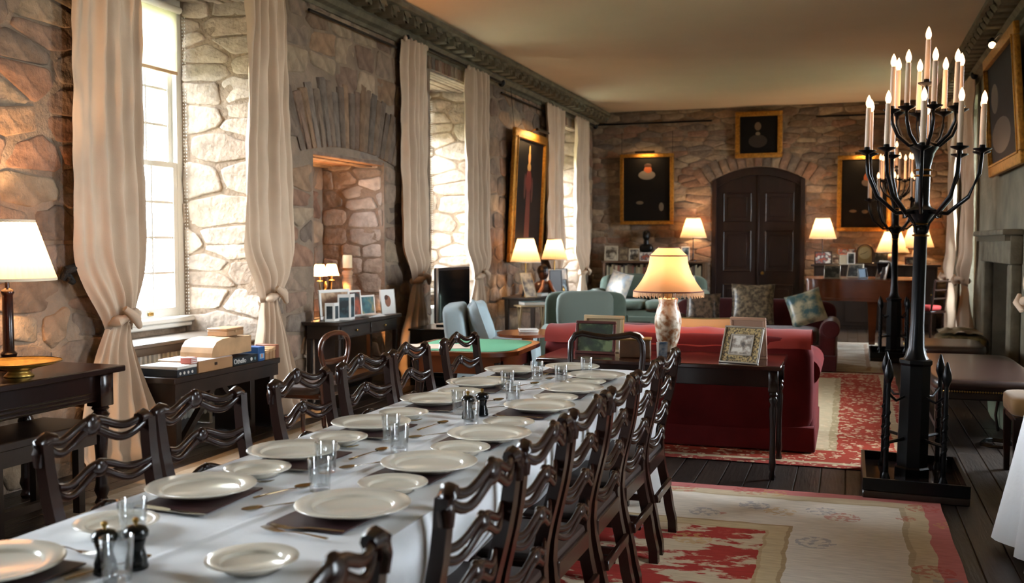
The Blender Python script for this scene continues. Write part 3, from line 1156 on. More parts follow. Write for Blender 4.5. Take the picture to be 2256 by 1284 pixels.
def make_chair(label):
    t = thing('dining_chair', label, 'chair', group='ladder-back dining chairs round the table')
    H_ = .955
    for s in (-1, 1):
        pts = []
        for i in range(15):
            z = (H_ - .02) * i / 14
            x = .075 * math.exp(-((z - .47) / .26) ** 2) - .012 * (z / H_) + (-.01 if z < .1 else 0)
            y = s * (.195 + .035 * (z / H_))
            pts.append((x, y, z))
        rad = [.021 if p[2] < .5 else lerp(.021, .0165, (p[2] - .5) / .45) for p in pts]
        MB().tube(pts, rad, 4, square=True, ref=(0, 1, 0), flat=(1.0, 1.1)).build('back_post', wood_m, t, angle=50)
        MB().tube([(.375, s * .215, 0), (.375, s * .215, .43)], [.019, .023], 4, square=True, ref=(0, 1, 0)).build('leg', wood_m, t, angle=50)
        MB().box(.06, .37, s * .205 - .009, s * .205 + .009, .15, .185, c=.003).build('side_stretcher', wood_m, t)
    # crest: ears run round into the posts
    top = wavy_rail(H_ - .028, .43, -.008, .036, .0155, .034, .012)
    for s in (-1, 1):
        top.tube([(-.013, s * .232, H_ - .085), (-.015, s * .2335, H_ - .05), (-.014, s * .229, H_ - .022), (-.012, s * .212, H_ - .012), (-.01, s * .185, H_ - .018)], [.02, .023, .025, .024, .02], 8, flat=(.95, 1))
    top.build('crest_rail', wood_m, t, angle=70)
    for k, z in enumerate((.80, .675, .55)):
        wavy_rail(z, .41 - .01 * k, .018 + .016 * k, .034, .0135, .027).build('ladder_rail', wood_m, t, angle=70)
    fr = MB()
    fr.box(.04, .07, -.19, .19, .38, .445, c=.004).box(.355, .395, -.23, .23, .385, .445, c=.004)
    for s in (-1, 1):
        fr.add([(.06, s * .19, .385), (.365, s * .22, .385), (.365, s * .245, .385), (.06, s * .215, .385), (.06, s * .19, .445), (.365, s * .22, .445), (.365, s * .245, .445), (.06, s * .215, .445)],
               [(0, 1, 2, 3), (4, 5, 6, 7), (0, 1, 5, 4), (2, 3, 7, 6), (1, 2, 6, 5), (0, 3, 7, 4)])
    fr.build('seat_rail', wood_m, t, smooth=False)
    MB().box(.055, .375, -.20, .20, .43, .468, c=.016).build('seat', mat('seat_leather', '#2a1a14', .5), t)
    MB().box(.24, .265, -.2, .2, .155, .18, c=.003).build('cross_stretcher', wood_m, t)
    MB().box(.0, .02, -.19, .19, .25, .29, c=.003).build('rear_stretcher', wood_m, t)
    return t
LY = [2.44, 2.97, 3.61, 4.20, 4.77, 5.41]
RY = [1.47, 2.26, 2.79, 3.32, 3.85, 4.37, 4.90]
ch0 = None
for i, y in enumerate(LY):
    lb = 'dark ladder-back dining chair, %s from the near end on the window side' % ORD[i]
    if ch0 is None:
        ch0 = make_chair(lb)
        ch0.location = (-2.14, y, 0)
        ch0.rotation_euler.z = .03
    else:
        copytree(ch0, lb, (-2.14 + (-.02, .01, .0, -.03, .0)[i - 1], y, 0), (-.03, .04, -.02, .03, -.04)[i - 1])
for i, y in enumerate(RY):
    lb = 'dark ladder-back dining chair, %s from the near end on the rug side' % ORD[i]
    copytree(ch0, lb, (-.85, y, 0), PI + (.02, -.02, .01, -.01, .01, -.01, .0)[i])
# end chair: plain hoop back
t = thing('carver_chair', 'dark chair with plain hooped back at the far end of the dining table', 'chair', (-1.39, 5.88, 0), -PI / 2)
hp = MB()
hoop = [(.05, -.20, .46), (.0, -.215, .66), (-.02, -.225, .82), (-.02, -.222, .895), (-.022, -.195, .935), (-.02, -.15, .948), (-.03, -.07, .932), (-.035, 0, .925), (-.03, .07, .932), (-.02, .15, .948), (-.022, .195, .935), (-.02, .222, .895), (-.02, .225, .82), (.0, .215, .66), (.05, .20, .46)]
hp.tube(hoop, .019, 8, ref=(1, 0, 0)).build('hoop', wood_m, t, angle=70)
MB().tube([(.03, -.2, .60), (.0, 0, .585), (.03, .2, .60)], .017, 8, flat=(.6, 1.4)).build('back_rail', wood_m, t)
MB().box(.04, .44, -.23, .23, .40, .46, c=.012).build('seat', mat('seat_leather', '#2a1a14', .5), t)
for s in (-1, 1):
    MB().tube([(.05, s * .2, .45), (.03, s * .2, .2), (-.02, s * .2, 0)], .019, 4, square=True, ref=(0, 1, 0)).build('leg', wood_m, t)
    MB().tube([(.365, s * .21, .42), (.365, s * .21, 0)], [.022, .017], 4, square=True, ref=(0, 1, 0)).build('leg', wood_m, t)

# ================================================================== PLACE SETTINGS
def plate_mesh(r, name):
    prof = [(0, .006), (r * .52, .006), (r * .56, .003), (r * .6, .0), (r * .62, .006), (r * .995, .022), (r, .0245), (r * .985, .0265), (r * .72, .0185), (r * .705, .0175), (r * .685, .0115), (r * .66, .0098), (0, .0092)]
    me = MB().lathe_open(prof, 48).mesh(name, True, 180)
    me.materials.append(china_m)
    return me
big_me, side_me = plate_mesh(.158, 'dinner_plate'), plate_mesh(.105, 'side_plate')
mat_me = MB().box(-.15, .15, -.115, .115, 0, .005, c=.002).mesh('place_mat')
mat_me.materials.append(mat_m)
LPL = [1.70, 2.43, 2.98, 3.54, 4.175, 4.745, 5.27]
RPL = [2.40, 2.94, 3.47, 4.13, 4.70, 5.19]
LX, RX = -1.79, -1.27
def ring(me, name, label, cat, loc, rz=0, group=None, rot=None):
    o = inst(me, name, None, loc, rot or (0, 0, rz))
    return tag(o, label, cat, group)
side_name = {'L': 'window side', 'R': 'rug side'}
def where(i, sd):
    return '%s setting from the near end, %s' % (ORD[i], side_name[sd])

def fork_mesh():
    mb = MB()
    mb.tube([(0, -.1, .004), (0, -.05, .006), (0, .0, .007), (0, .03, .004)], [.007, .0055, .0035, .003], 6, flat=(1, .35))
    mb.tube([(0, .03, .004), (0, .05, .003), (0, .065, .003)], [.003, .010, .0115], 8, flat=(1, .25))
    for k in range(4):
        x = (k - 1.5) * .0062
        mb.tube([(x * .95, .062, .003), (x, .085, .005), (x, .105, .010)], [.0022, .002, .001], 5)
    me = mb.mesh('fork', True, 70)
    me.materials.append(silver_m)
    return me
def knife_mesh():
    mb = MB()
    mb.tube([(0, -.11, .005), (0, -.09, .006), (0, -.02, .006), (0, 0, .005)], [.008, .0095, .008, .006], 8, flat=(1, .6))
    o = mb.mesh('knife', True, 60)
    o.materials.append(mat('horn_handle', '#cdbfa0', .35))
    b = MB()
    b.prism([(-.006, 0), (.007, 0), (.010, .05), (.008, .1), (-.002, .125), (-.006, .11)], .004, .0055)
    b = b.mesh('blade', False)
    b.materials.append(silver_m)
    return o, b
def spoon_mesh(m):
    mb = MB()
    mb.tube([(0, -.1, .004), (0, -.05, .006), (0, .02, .008), (0, .045, .006)], [.007, .005, .0032, .004], 6, flat=(1, .4))
    def bowl(u, v):
        a, r = u * 2 * PI, v
        return (.019 * r * math.cos(a), .07 + .031 * r * math.sin(a), .002 + .009 * r * r)
    mb.grid(bowl, 18, 5)
    def bowl2(u, v):
        a, r = u * 2 * PI, v
        return (.0195 * r * math.cos(a), .07 + .0315 * r * math.sin(a), .0005 + .0093 * r * r)
    mb.grid(bowl2, 18, 5)
    me = mb.mesh('spoon', True, 180)
    me.materials.append(m)
    return me
fork_me = fork_mesh()
knife_me, blade_me = knife_mesh()
spoon_w, spoon_s = spoon_mesh(silverwarm_m), spoon_mesh(silver_m)
rgp = random.Random(4)
for sd, ys, x in (('L', LPL, LX), ('R', RPL, RX)):
    f = 1 if sd == 'L' else -1                    # diner at -x (L) or +x (R)
    for i, y in enumerate(ys):
        w = where(i, sd)
        dx, dy, dz = rgp.uniform(-.01, .01), rgp.uniform(-.012, .012), rgp.uniform(-.08, .08)
        ring(mat_me, 'place_mat', 'burgundy leather mat at the ' + w, 'place mat', (x + f * .035, y - .035, ZT), PI / 2 + dz, 'place mats on the dining table')
        ring(big_me, 'dinner_plate', 'large cream dinner plate at the ' + w, 'plate', (x + dx, y + dy, ZT + .005), 0, 'dinner plates')
        sy = y + .265 if not (sd == 'L' and i == 0) else 2.07
        if sd == 'L' and i in (5,):
            sy = y - .30
        sy = min(sy, 5.40) if sd == 'R' and i == 5 else sy
        if not (sd == 'L' and i == 6) and not (sd == 'R' and i == 5):
            ring(side_me, 'side_plate', 'small cream side plate at the ' + w, 'plate', (x + f * .015 + .01, sy + dy, ZT), 0, 'side plates')
        # cutlery: knife along one side, fork along the other, spoon above
        kx = x + f * .04
        k = inst(knife_me, 'table_knife', None, (kx, y - f * .19 - .0 + dy, ZT), (0, 0, -f * PI / 2 + rgp.uniform(-.1, .1)))
        tag(k, 'pale-handled table knife at the ' + w, 'knife', 'table knives')
        inst(blade_me, 'blade', k)
        ring(fork_me, 'table_fork', 'silver fork at the ' + w, 'fork', (x + f * .03, y + f * .185, ZT), -f * PI / 2 + rgp.uniform(-.15, .15), 'table forks')
        ring(spoon_w if sd == 'L' else spoon_s, 'dessert_spoon', ('gilt-toned' if sd == 'L' else 'silver') + ' dessert spoon at the ' + w, 'spoon', (x + f * .225, y + (.10 if sd == 'L' else -.02), ZT), (-.35 if sd == 'L' else PI * .86) + rgp.uniform(-.2, .2), 'dessert spoons')
ring(side_me, 'side_plate', 'small cream side plate right of the foreground pepper mills', 'plate', (-1.268, 1.915, ZT), 0, 'side plates')
ring(fork_me, 'table_fork', 'silver fork lying beside the foreground side plate on the rug side', 'fork', (-1.31, 2.17, ZT), PI / 2 - .15, 'table forks')
ring(mat_me, 'place_mat', 'burgundy leather mat at the head setting, far end of table', 'place mat', (-1.495, 5.46, ZT), 0, 'place mats on the dining table')
ring(big_me, 'dinner_plate', 'large cream dinner plate at the head setting, far end of table', 'plate', (-1.495, 5.50, ZT + .005), 0, 'dinner plates')

def tumbler():
    r, h = .036, .098
    prof = [(0, .001), (r * .80, .001), (r * .84, .004), (r * .88, .03), (r, h), (r - .0022, h + .0008), (r - .004, h - .001), (r * .86 - .003, .032), (r * .78 - .002, .016), (0, .014)]
    mb = MB()
    vs, fs = [], []
    seg = 40
    for q, (rr, z) in enumerate(prof):
        for k in range(seg):
            a = 2 * PI * k / seg
            fl = 1 - (.035 * (1 - abs(math.cos(5 * a))) if q in (3,) else 0)
            vs.append((rr * fl * math.cos(a), rr * fl * math.sin(a), z))
    for i in range(len(prof) - 1):
        for k in range(seg):
            k2 = (k + 1) % seg
            fs.append((i * seg + k, i * seg + k2, (i + 1) * seg + k2, (i + 1) * seg + k))
    mb.add(vs, fs)
    me = mb.mesh('tumbler', True, 50)
    me.materials.append(tumbler_m)
    return me
tum = tumbler()
GL = [(-1.68, 2.017, 'beside the foreground mills, on the window side'), (-1.496, 1.745, 'in front of the foreground pepper mills'),
      (-1.575, 2.80, 'at the second pair of glasses, window-side one'), (-1.476, 2.586, 'at the second pair of glasses, rug-side one'),
      (-1.598, 3.326, 'at the third pair of glasses, window-side one'), (-1.485, 3.156, 'at the third pair of glasses, rug-side one'),
      (-1.587, 3.982, 'left of the pepper mill halfway down the table'), (-1.432, 3.721, 'in front of the pepper mill halfway down the table'),
      (-1.60, 4.66, 'at the fifth pair of glasses, window-side one'), (-1.441, 4.273, 'at the fifth pair of glasses, rug-side one'),
      (-1.582, 5.097, 'nearest the card table at the far end of the dining table'), (-1.412, 4.973, 'at the sixth pair of glasses, rug-side one'),
      (-1.375, 5.359, 'beside the head plate at the far end of the table')]
for x, y, w in GL:
    ring(tum, 'tumbler', 'clear cut-glass tumbler ' + w, 'glass', (x, y, ZT), rgp.uniform(0, 6), 'tumblers')

def mill(label, x, y, s=1):
    t = thing('pepper_mill', label, 'pepper mill', (x, y, ZT), 0, 'pepper mills')
    MB().lathe([(.0, 0), (.026 * s, 0), (.027 * s, .006), (.024 * s, .012), (.0245 * s, .022), (.019 * s, .04), (.0175 * s, .05), (.021 * s, .062), (.022 * s, .066)], 22).build('body', black_m, t, angle=60)
    MB().lathe([(.022 * s, .068), (.0275 * s, .074), (.028 * s, .084), (.022 * s, .094), (.01 * s, .099), (0, .1)], 22).build('cap', black_m, t, angle=60)
    MB().lathe([(.004, .099), (.004, .103), (.007, .107), (.0075, .112), (.004, .116), (0, .117)], 12).build('finial', brass_m, t)
mill('squat black pepper mill, left one of the foreground pair', -1.56, 1.782)
mill('squat black pepper mill, right one of the foreground pair', -1.515, 1.83)
mill('black pepper mill standing among glasses halfway down the table', -1.50, 3.86)
mill('second black pepper mill just behind the one halfway down the table', -1.47, 3.95)
# ================================================================== SHARED BUILDERS
shade_pleat = shade_mat('pleated_silk_shade', '#d2b290', .5)
shade_plain = shade_mat('cream_silk_shade', '#d0ab86', .5)
def pleated_shade(r0, r1, z0, z1, n=44):
    mb = MB()
    seg = n * 4
    vs, fs = [], []
    rows = 5
    for i in range(rows):
        t = i / (rows - 1)
        for k in range(seg):
            a = 2 * PI * k / seg
            r = lerp(r0, r1, t) * (1 + .016 * math.cos(n * a))
            vs.append((r * math.cos(a), r * math.sin(a), lerp(z0, z1, t)))
    for i in range(rows - 1):
        for k in range(seg):
            k2 = (k + 1) % seg
            fs.append((i * seg + k, i * seg + k2, (i + 1) * seg + k2, (i + 1) * seg + k))
    return mb.add(vs, fs)
def table_lamp(label, loc, r0, r1, zs0, zs1, base='column', power=18, col=(1, .66, .37), m=None, pleats=44):
    t = thing('table_lamp', label, 'lamp', loc)
    pleated_shade(r0, r1, zs0, zs1, pleats).build('lamp_shade', shade_pleat, t, angle=180)
    for z, r in ((zs0, r0), (zs1, r1)):
        MB().lathe_open([(r * 1.012, z - .008), (r * 1.018, z), (r * 1.012, z + .008)], 48).build('shade_trim', mat('shade_trim', '#e6d3b4', .7), t, angle=180)
    if base == 'column':
        MB().box(-.085, .085, -.085, .085, 0, .03, c=.006).build('foot', m or wood_m, t)
        MB().lathe([(.06, .03), (.055, .05), (.04, .07), (.044, .085), (.03, .1), (.028, zs0 - .09), (.036, zs0 - .075), (.03, zs0 - .06), (.012, zs0 - .05), (.010, zs0 + .06)], 20).build('column', m or wood_m, t, angle=50)
    elif base == 'stick':
        MB().lathe([(.075, 0), (.075, .012), (.05, .025), (.016, .045), (.013, .1), (.017, .13), (.010, .16), (.009, zs0 + .05)], 16).build('stem', m or brass_m, t, angle=50)
    elif base == 'vase':
        h = zs0
        MB().lathe([(.07, 0), (.075, .015), (.06, .03), (.085, h * .3), (.105, h * .55), (.08, h * .8), (.04, h * .9), (.045, h * .95)], 24).build('vase', m or china_m, t, angle=60)
        MB().lathe([(.02, h * .95), (.012, h + .06)], 12).build('stem', brass_m, t)
    MB().ball((0, 0, lerp(zs0, zs1, .42)), .03, .03, .045).build('light_bulb', mat('bulb_glow', '#ffd9a0', .4, emis=(1, .62, .3), estr=2.5), t)
    MB().tube([(0, 0, zs0 + .04), (0, 0, zs1 - .03)], .004, 6).build('harp', brass_m, t)
    bulb(t, lerp(zs0, zs1, .5) + .05, power, col)
    return t

def pic_mat(name, c1, c2, scale=6, c3=None):
    if name in MATS:
        return MATS[name]
    m = bpy.data.materials.new(name)
    m.use_nodes = True
    nt = m.node_tree
    b = nt.nodes['Principled BSDF']
    b.inputs['Roughness'].default_value = .35
    tc = nt.nodes.new('ShaderNodeTexCoord')
    n = nt.nodes.new('ShaderNodeTexNoise')
    n.inputs['Scale'].default_value = scale
    n.inputs['Detail'].default_value = 3
    cr = nt.nodes.new('ShaderNodeValToRGB')
    e = cr.color_ramp.elements
    e[0].position, e[1].position = .38, .60
    e[0].color = (*lin(c1), 1)
    e[1].color = (*lin(c2), 1)
    if c3:
        q = e.new(.5)
        q.color = (*lin(c3), 1)
    nt.links.new(tc.outputs['Object'], n.inputs[0])
    nt.links.new(n.outputs[0], cr.inputs[0])
    nt.links.new(cr.outputs[0], b.inputs['Base Color'])
    MATS[name] = m
    return m
ph_bw = pic_mat('photo_grey', '#2c2c2c', '#b9b4aa', 14, '#6b6862')
ph_warm = pic_mat('photo_warm', '#4b2f22', '#c9b79b', 14, '#8c6b50')
ph_dark = pic_mat('photo_dark', '#151817', '#6f6f66', 12, '#2f3431')
ph_blue = pic_mat('photo_blue', '#20303a', '#9fb0b8', 10, '#4f6a76')
ph_green = pic_mat('photo_green', '#142015', '#6d7f58', 9, '#2b3d24')
ph_multi = pic_mat('photo_people', '#a5533a', '#d9cfc2', 16, '#4c4a52')
silverframe_m = mat('silver_frame', '#a9a59c', .3, .9)
darkframe_m = mat('dark_frame', '#2a1a12', .4)
lightframe_m = mat('pale_wood_frame', '#b09872', .5)
def photo_frame(label, loc, rz, w, h, fm, pm, tilt=.2, fw=.025, mount=0, name='photo_frame'):
    """standing frame; local +x faces the viewer side, base centre at origin"""
    t = thing(name, label, 'picture frame', loc, rz)
    M = R('Y', -tilt)
    mb = MB()
    d = .018
    for a, b, c, e in ((-w / 2, w / 2, 0, fw), (-w / 2, w / 2, h - fw, h), (-w / 2, -w / 2 + fw, fw, h - fw), (w / 2 - fw, w / 2, fw, h - fw)):
        mb.box(-d / 2, d / 2, a, b, c, e, M, c=.003)
    mb.build('frame', fm, t)
    if mount:
        MB().box(-d / 2 + .002, .001, -w / 2 + fw, w / 2 - fw, fw, h - fw, M).build('mount', white_m, t, smooth=False)
        g = fw + mount
        MB().box(0, .003, -w / 2 + g, w / 2 - g, g, h - g, M).build('picture', pm, t, smooth=False)
    else:
        MB().box(-d / 2 + .002, .002, -w / 2 + fw, w / 2 - fw, fw, h - fw, M).build('picture', pm, t, smooth=False)
    hh = h * .7
    top = M @ Vector((-d / 2, 0, hh))
    MB().tube([top, (top.x - hh * .35, 0, .003)], .006, 4, flat=(4, .5)).build('easel_back', darkframe_m, t)
    return t

def greet_card(label, loc, rz, w, h, pm, op=.9, border=.015):
    t = thing('greeting_card', label, 'card', loc, rz)
    for s in (-1, 1):
        M = R('Z', s * (PI / 2 - op / 2) if s > 0 else -(PI / 2 - op / 2))
        M = T(0, 0, 0) @ R('Z', s * op / 2)
        MB().box(-.0015 if s > 0 else -.0015, .0015, 0 if s > 0 else -w, w if s > 0 else 0, 0, h, M).build('leaf', white_m, t, smooth=False)
        MB().box(.0016, .0026, (border if s > 0 else -w + border), (w - border if s > 0 else -border), border * 1.5, h - border * 2, M).build('print', pm, t, smooth=False)
    return t

def seat_unit(name, label, cat, loc, rz, w, d, m, h=.85, arm=True, seats=1, skirt=True, arm_h=.60, back_t=.22, seat_z=.44, roll=True, cush=True, back_h=None, armw=.18, cm=None):
    """upholstered chair/sofa, local +x forward, back at x=0, w across y"""
    t = thing(name, label, cat, loc, rz)
    cm = cm or m
    aw = armw if arm else 0
    z0 = .02 if skirt else .12
    MB().soft(d / 2, 0, (z0 + seat_z - .12) / 2 + .0, d - .02, w - .02, seat_z - .12 - z0, e=14, n=28, m=12).build('base', m, t, angle=180)
    M = T(.11, 0, 0) @ R('Y', -.12)
    MB().soft(back_t / 2 - .10, 0, h / 2 + .06, back_t, w - .02, h - .12, e=7, n=36, m=18, M=M).build('back', m, t, angle=180)
    iw = w - 2 * aw
    for k in range(seats):
        yc = -iw / 2 + iw / seats * (k + .5)
        MB().soft(back_t + .02 + (d - back_t) / 2, yc, seat_z - .04, d - back_t + .02, iw / seats - .01, .18, e=6, n=24, m=10, wob=.02).build('seat_cushion', cm, t, angle=180)
        if cush:
            M2 = T(back_t + .07, yc, seat_z + .04) @ R('Y', -.2)
            MB().soft(.02, 0, (h - seat_z) / 2 - .01, .20, iw / seats - .015, h - seat_z - .02, e=4.5, n=24, m=12, M=M2, wob=.03).build('back_cushion', cm, t, angle=180)
    if arm:
        for s in (-1, 1):
            ab = MB()
            yc = s * (w / 2 - aw / 2)
            ab.soft(d / 2 + .01, yc, arm_h / 2, d - .03, aw, arm_h - .02, e=9, n=24, m=12)
            if roll:
                ab.tube([(.06, yc + s * .03, arm_h - .04), (d * .5, yc + s * .03, arm_h - .03), (d - .01, yc + s * .03, arm_h - .04)], [.10, .105, .105], 18)
            ab.build('arm', m, t, angle=60)
            if roll:
                MB().lathe([(0, -.004), (.09, -.004), (.098, 0), (.09, .008), (0, .012)], 20, T(d - .012, yc + s * .03, arm_h - .04) @ R('Y', PI / 2)).build('arm_facing', m, t)
    if skirt:
        sk = MB()
        sk.box(-.005, d + .012, -w / 2 - .004, w / 2 + .004, .015, .20, c=.01)
        sk.build('skirt', m, t)
    for sx in (.06, d - .06):
        for sy in (-w / 2 + .07, w / 2 - .07):
            MB().lathe([(.018, 0), (.026, .05), (.026, .13)], 10, cx=sx, cy=sy).build('foot', wood_m, t)
    return t

def scatter(label, loc, rz, w, h, tck, m, tilt=.3, roll=0, piping=None):
    t = thing('scatter_cushion', label, 'cushion', loc, rz)
    M = R('Y', -tilt) @ R('X', roll) @ R('Z', PI / 2)
    MB().pillow(w, h, tck, M).build('cover', m, t, angle=180)
    pts = []
    for i in range(41):
        q = i / 40 * 4
        k = int(q) % 4
        f = q - int(q)
        c = [(-1, -1), (1, -1), (1, 1), (-1, 1), (-1, -1)]
        a = lerp(c[k][0], c[k + 1][0], f)
        b = lerp(c[k][1], c[k + 1][1], f)
        pts.append(M @ Vector((a * (1 - .07 * (1 - b * b) * abs(a) ** 3) * w / 2, 0, h / 2 + b * (1 - .07 * (1 - a * a) * abs(b) ** 3) * h / 2)))
    MB().tube(pts, .006, 6, caps=False).build('piping', piping or m, t, angle=180)
    return t

def turned_leg(h, r=.03, sq=.035, top=.14):
    mb = MB()
    mb.box(-sq, sq, -sq, sq, h - top, h, c=.004)
    z = h - top
    mb.lathe([(r * .7, 0), (r * .9, .02), (r * .6, .05), (r * .95, .09), (r * .75, .13), (r * .7, z * .5), (r, z * .8), (r * .7, z - .08), (r * 1.15, z - .05), (r * .8, z - .03), (r * 1.1, z - .015), (r * .9, z)], 16)
    return mb

def leg_table(name, label, loc, rz, lx, ly, h, m, topt=.03, apron=.1, leg='turned', lr=.03, over=.03, inset=.06, cat='table'):
    t = thing(name, label, cat, loc, rz)
    MB().box(-lx / 2, lx / 2, -ly / 2, ly / 2, h - topt, h, c=.006).build('tabletop', m, t)
    a, b = lx / 2 - inset, ly / 2 - inset
    if apron:
        MB().box(-a + .02, a - .02, -b - .012, -b + .012, h - topt - apron, h - topt).build('apron', m, t, smooth=False)
        MB().box(-a + .02, a - .02, b - .012, b + .012, h - topt - apron, h - topt).build('apron', m, t, smooth=False)
        MB().box(-a - .012, -a + .012, -b, b, h - topt - apron, h - topt).build('apron', m, t, smooth=False)
        MB().box(a - .012, a + .012, -b, b, h - topt - apron, h - topt).build('apron', m, t, smooth=False)
    lm = (turned_leg(h - topt, lr, lr * 1.15, apron + .03) if leg == 'turned' else MB().tube([(0, 0, 0), (0, 0, h - topt)], [lr * .7, lr], 4, square=True, ref=(0, 1, 0))).mesh('leg', True, 45)
    lm.materials.append(m)
    for sx in (-a, a):
        for sy in (-b, b):
            inst(lm, 'leg', t, (sx, sy, 0))
    return t

# ================================================================== LEFT SIDE: CONSOLE, LAMP, BENCH
t = leg_table('console_table', 'dark polished console table under the big column lamp at left', (-4.30, 3.72, 0), 0, .74, 1.94, .80, wood_m, topt=.035, apron=.16, lr=.045, inset=.10)
for k in range(3):
    MB().tube([(.285, -.85, .655 - k * .022), (.285, .85, .655 - k * .022)], .006, 6).build('apron_bead', wood_m, t)
table_lamp('large pleated cream lamp on brown column at left edge', (-4.42, 4.33, .80), .252, .148, .50, .82, 'column', 74, (1, .62, .32))
bt = thing('footed_bowl', 'wide gilt footed dish on the console table', 'bowl', (-4.12, 4.10, .80))
MB().lathe_open([(.0, .012), (.06, .012), (.07, .0), (.075, .004), (.06, .018), (.05, .03), (.09, .045), (.17, .062), (.21, .078), (.205, .081), (.15, .068), (.06, .05), (0, .046)], 40).build('bowl', mat('gilt_brass_dish', '#a5823f', .35, .8, var=.3, vscale=30), bt, angle=180)
MB().lathe_open([(.207, .076), (.213, .080), (.207, .084)], 40).build('rim', brass_m, bt)
t = thing('oak_bench', 'dark wooden bench tucked under the console table', 'bench', (-4.18, 3.75, 0))
MB().box(-.20, .20, -.72, .78, .455, .50, c=.006).build('seat', wood2_m, t)
MB().box(.165, .19, -.7, .76, .37, .455).build('apron', wood2_m, t, smooth=False)
for y in (-.6, .1, .66):
    for x in (-.15, .15):
        MB().tube([(x, y, 0), (x, y, .455)], .022, 4, square=True, ref=(0, 1, 0)).build('leg', wood2_m, t)
MB().box(.13, .17, -.6, .66, .10, .14).build('stretcher', wood2_m, t, smooth=False)

# iron bracket on the wall
t = thing('iron_wall_fitting', 'blackened old iron fitting fixed to the stone wall by the lamp', 'wall fitting', (XL + .02, 5.16, 1.30))
MB().tube([(.03, -.12, -.03), (.06, -.11, .03), (.07, -.05, .045), (.065, .02, .03), (.05, .08, .0), (.05, .13, -.01)], [.02, .03, .028, .026, .03, .022], 10).build('bar', mat('rusty_black_iron', '#191612', .7, .4, var=.4, vscale=30, bump=.6, bscale=60), t)
MB().tube([(.05, -.10, .01), (.06, -.09, -.03), (.05, -.05, -.05)], [.022, .026, .02], 8).build('hook', MATS['rusty_black_iron'], t)
MB().tube([(.05, .09, -.01), (.05, .11, -.055)], [.02, .024], 8).build('hook', MATS['rusty_black_iron'], t)

# ================================================================== WINDOW BAY: RADIATOR, SHELF, GAMES BENCH
t = thing('column_radiator', 'pale column radiator under the window by the board games', 'radiator', (-5.10, 6.44, 0))
rad_m = mat('radiator_paint', '#cfccc2', .45)
fin = MB()
for x in (-.07, 0, .07):
    fin.tube([(x, 0, .10), (x, 0, .66)], .019, 8)
fin.tube([(-.08, 0, .66), (.08, 0, .66)], .021, 8).tube([(-.08, 0, .11), (.08, 0, .11)], .021, 8)
fme = fin.mesh('radiator_fin')
fme.materials.append(rad_m)
for k in range(24):
    inst(fme, 'radiator_fin', t, (0, -.60 + k * .052, 0))
MB().tube([(0, -.62, .12), (0, .62, .12)], .016, 8).build('pipe', rad_m, t)
for y in (-.58, .58):
    MB().box(-.07, .07, y - .02, y + .02, 0, .10).build('foot', rad_m, t, smooth=False)
copytree(t, 'pale column radiator below the window behind the television', (-5.10, 11.86, 0))
copytree(t, 'pale column radiator below the far window by the green sofa', (-5.10, 17.14, 0))
t = thing('radiator_shelf', 'dark wooden shelf over the radiator below the window', 'shelf', (-5.12, 6.55, 0))
MB().box(-.24, .18, -.80, .82, .715, .745, c=.006).build('board', mat('greyed_oak', '#4c3f33', .5, var=.3, vscale=6, stretch=(1, .2, 1)), t)
MB().box(.13, .15, -.78, .80, .655, .715).build('fascia', wood2_m, t, smooth=False)
for y in (-.7, .74):
    MB().box(-.22, .12, y - .012, y + .012, 0, .715).build('bracket', wood2_m, t, smooth=False)

BZ = .56
t = thing('trestle_bench', 'long dark trestle bench holding the board games', 'bench', (-4.62, 6.34, 0))
MB().box(-.22, .20, -.58, .78, BZ - .045, BZ, c=.006).build('top', wood2_m, t)
MB().box(.165, .19, -.56, .76, BZ - .14, BZ - .045).build('rail', wood2_m, t, smooth=False)
for y in (-.50, .42, .70):
    MB().box(-.17, .17, y - .03, y + .03, 0, BZ - .045, c=.004).build('leg', wood2_m, t)
MB().tube([(.15, -.48, .06), (.15, -.05, BZ - .1)], .022, 4, square=True).build('brace', wood2_m, t)
MB().tube([(.15, .40, .06), (.15, -.0, BZ - .1)], .022, 4, square=True).build('brace', wood2_m, t)

def game_box(name, label, y0, y1, x0, x1, z0, h, m, cat='box', lid=None):
    t = thing(name, label, cat, ((x0 + x1) / 2, (y0 + y1) / 2, z0))
    a, b = (x1 - x0) / 2, (y1 - y0) / 2
    MB().box(-a, a, -b, b, 0, h * .7 if lid else h, c=.004).build('body', m, t)
    if lid:
        MB().box(-a - .001, a + .001, -b - .001, b + .001, h * .7, h, c=.004).build('lid', lid, t)
    return t
BX1 = -4.425
boxwood_m = mat('game_box_wood', '#96704c', .45, var=.2, vscale=8, stretch=(1, .3, 1))
palewood_m = mat('pale_game_wood', '#a8835c', .5, var=.2, vscale=8)
g = game_box('board_game_box', 'dark patterned game box with a white lid, leftmost on the trestle bench', 5.80, 6.02, -4.74, BX1, BZ, .075, mat('navy_card', '#1a222b', .5), lid=white_m)
for k in range(4):
    MB().lathe([(0, 0), (.011, 0), (.011, .001), (0, .001)], 10, T((BX1 + 4.74) / 2 + .0005, -.08 + .045 * k, .025) @ R('Y', PI / 2)).build('printed_dot', white_m, g)
g = game_box('dice_box', 'small red and white patterned box on the leftmost game box', 5.955, 6.035, -4.52, BX1 - .005, BZ + .076, .045, mat('red_check_card', '#b8685c', .6))
for k in range(3):
    MB().box(.045, .0465, -.036, .036, .006 + .014 * k, .012 + .014 * k).build('stripe', white_m, g, smooth=False)
g = game_box('flat_wooden_box', 'long flat wooden games box with pale top, on the trestle bench', 6.04, 6.46, -4.78, BX1, BZ, .085, boxwood_m, lid=None)
MB().box(-.175, .175, -.205, .205, .085, .088).build('pale_top', mat('faded_board', '#c0b5b0', .6), g, smooth=False)
MB().box(.177, .181, -.02, .01, .04, .06).build('latch', darkframe_m, g, smooth=False)
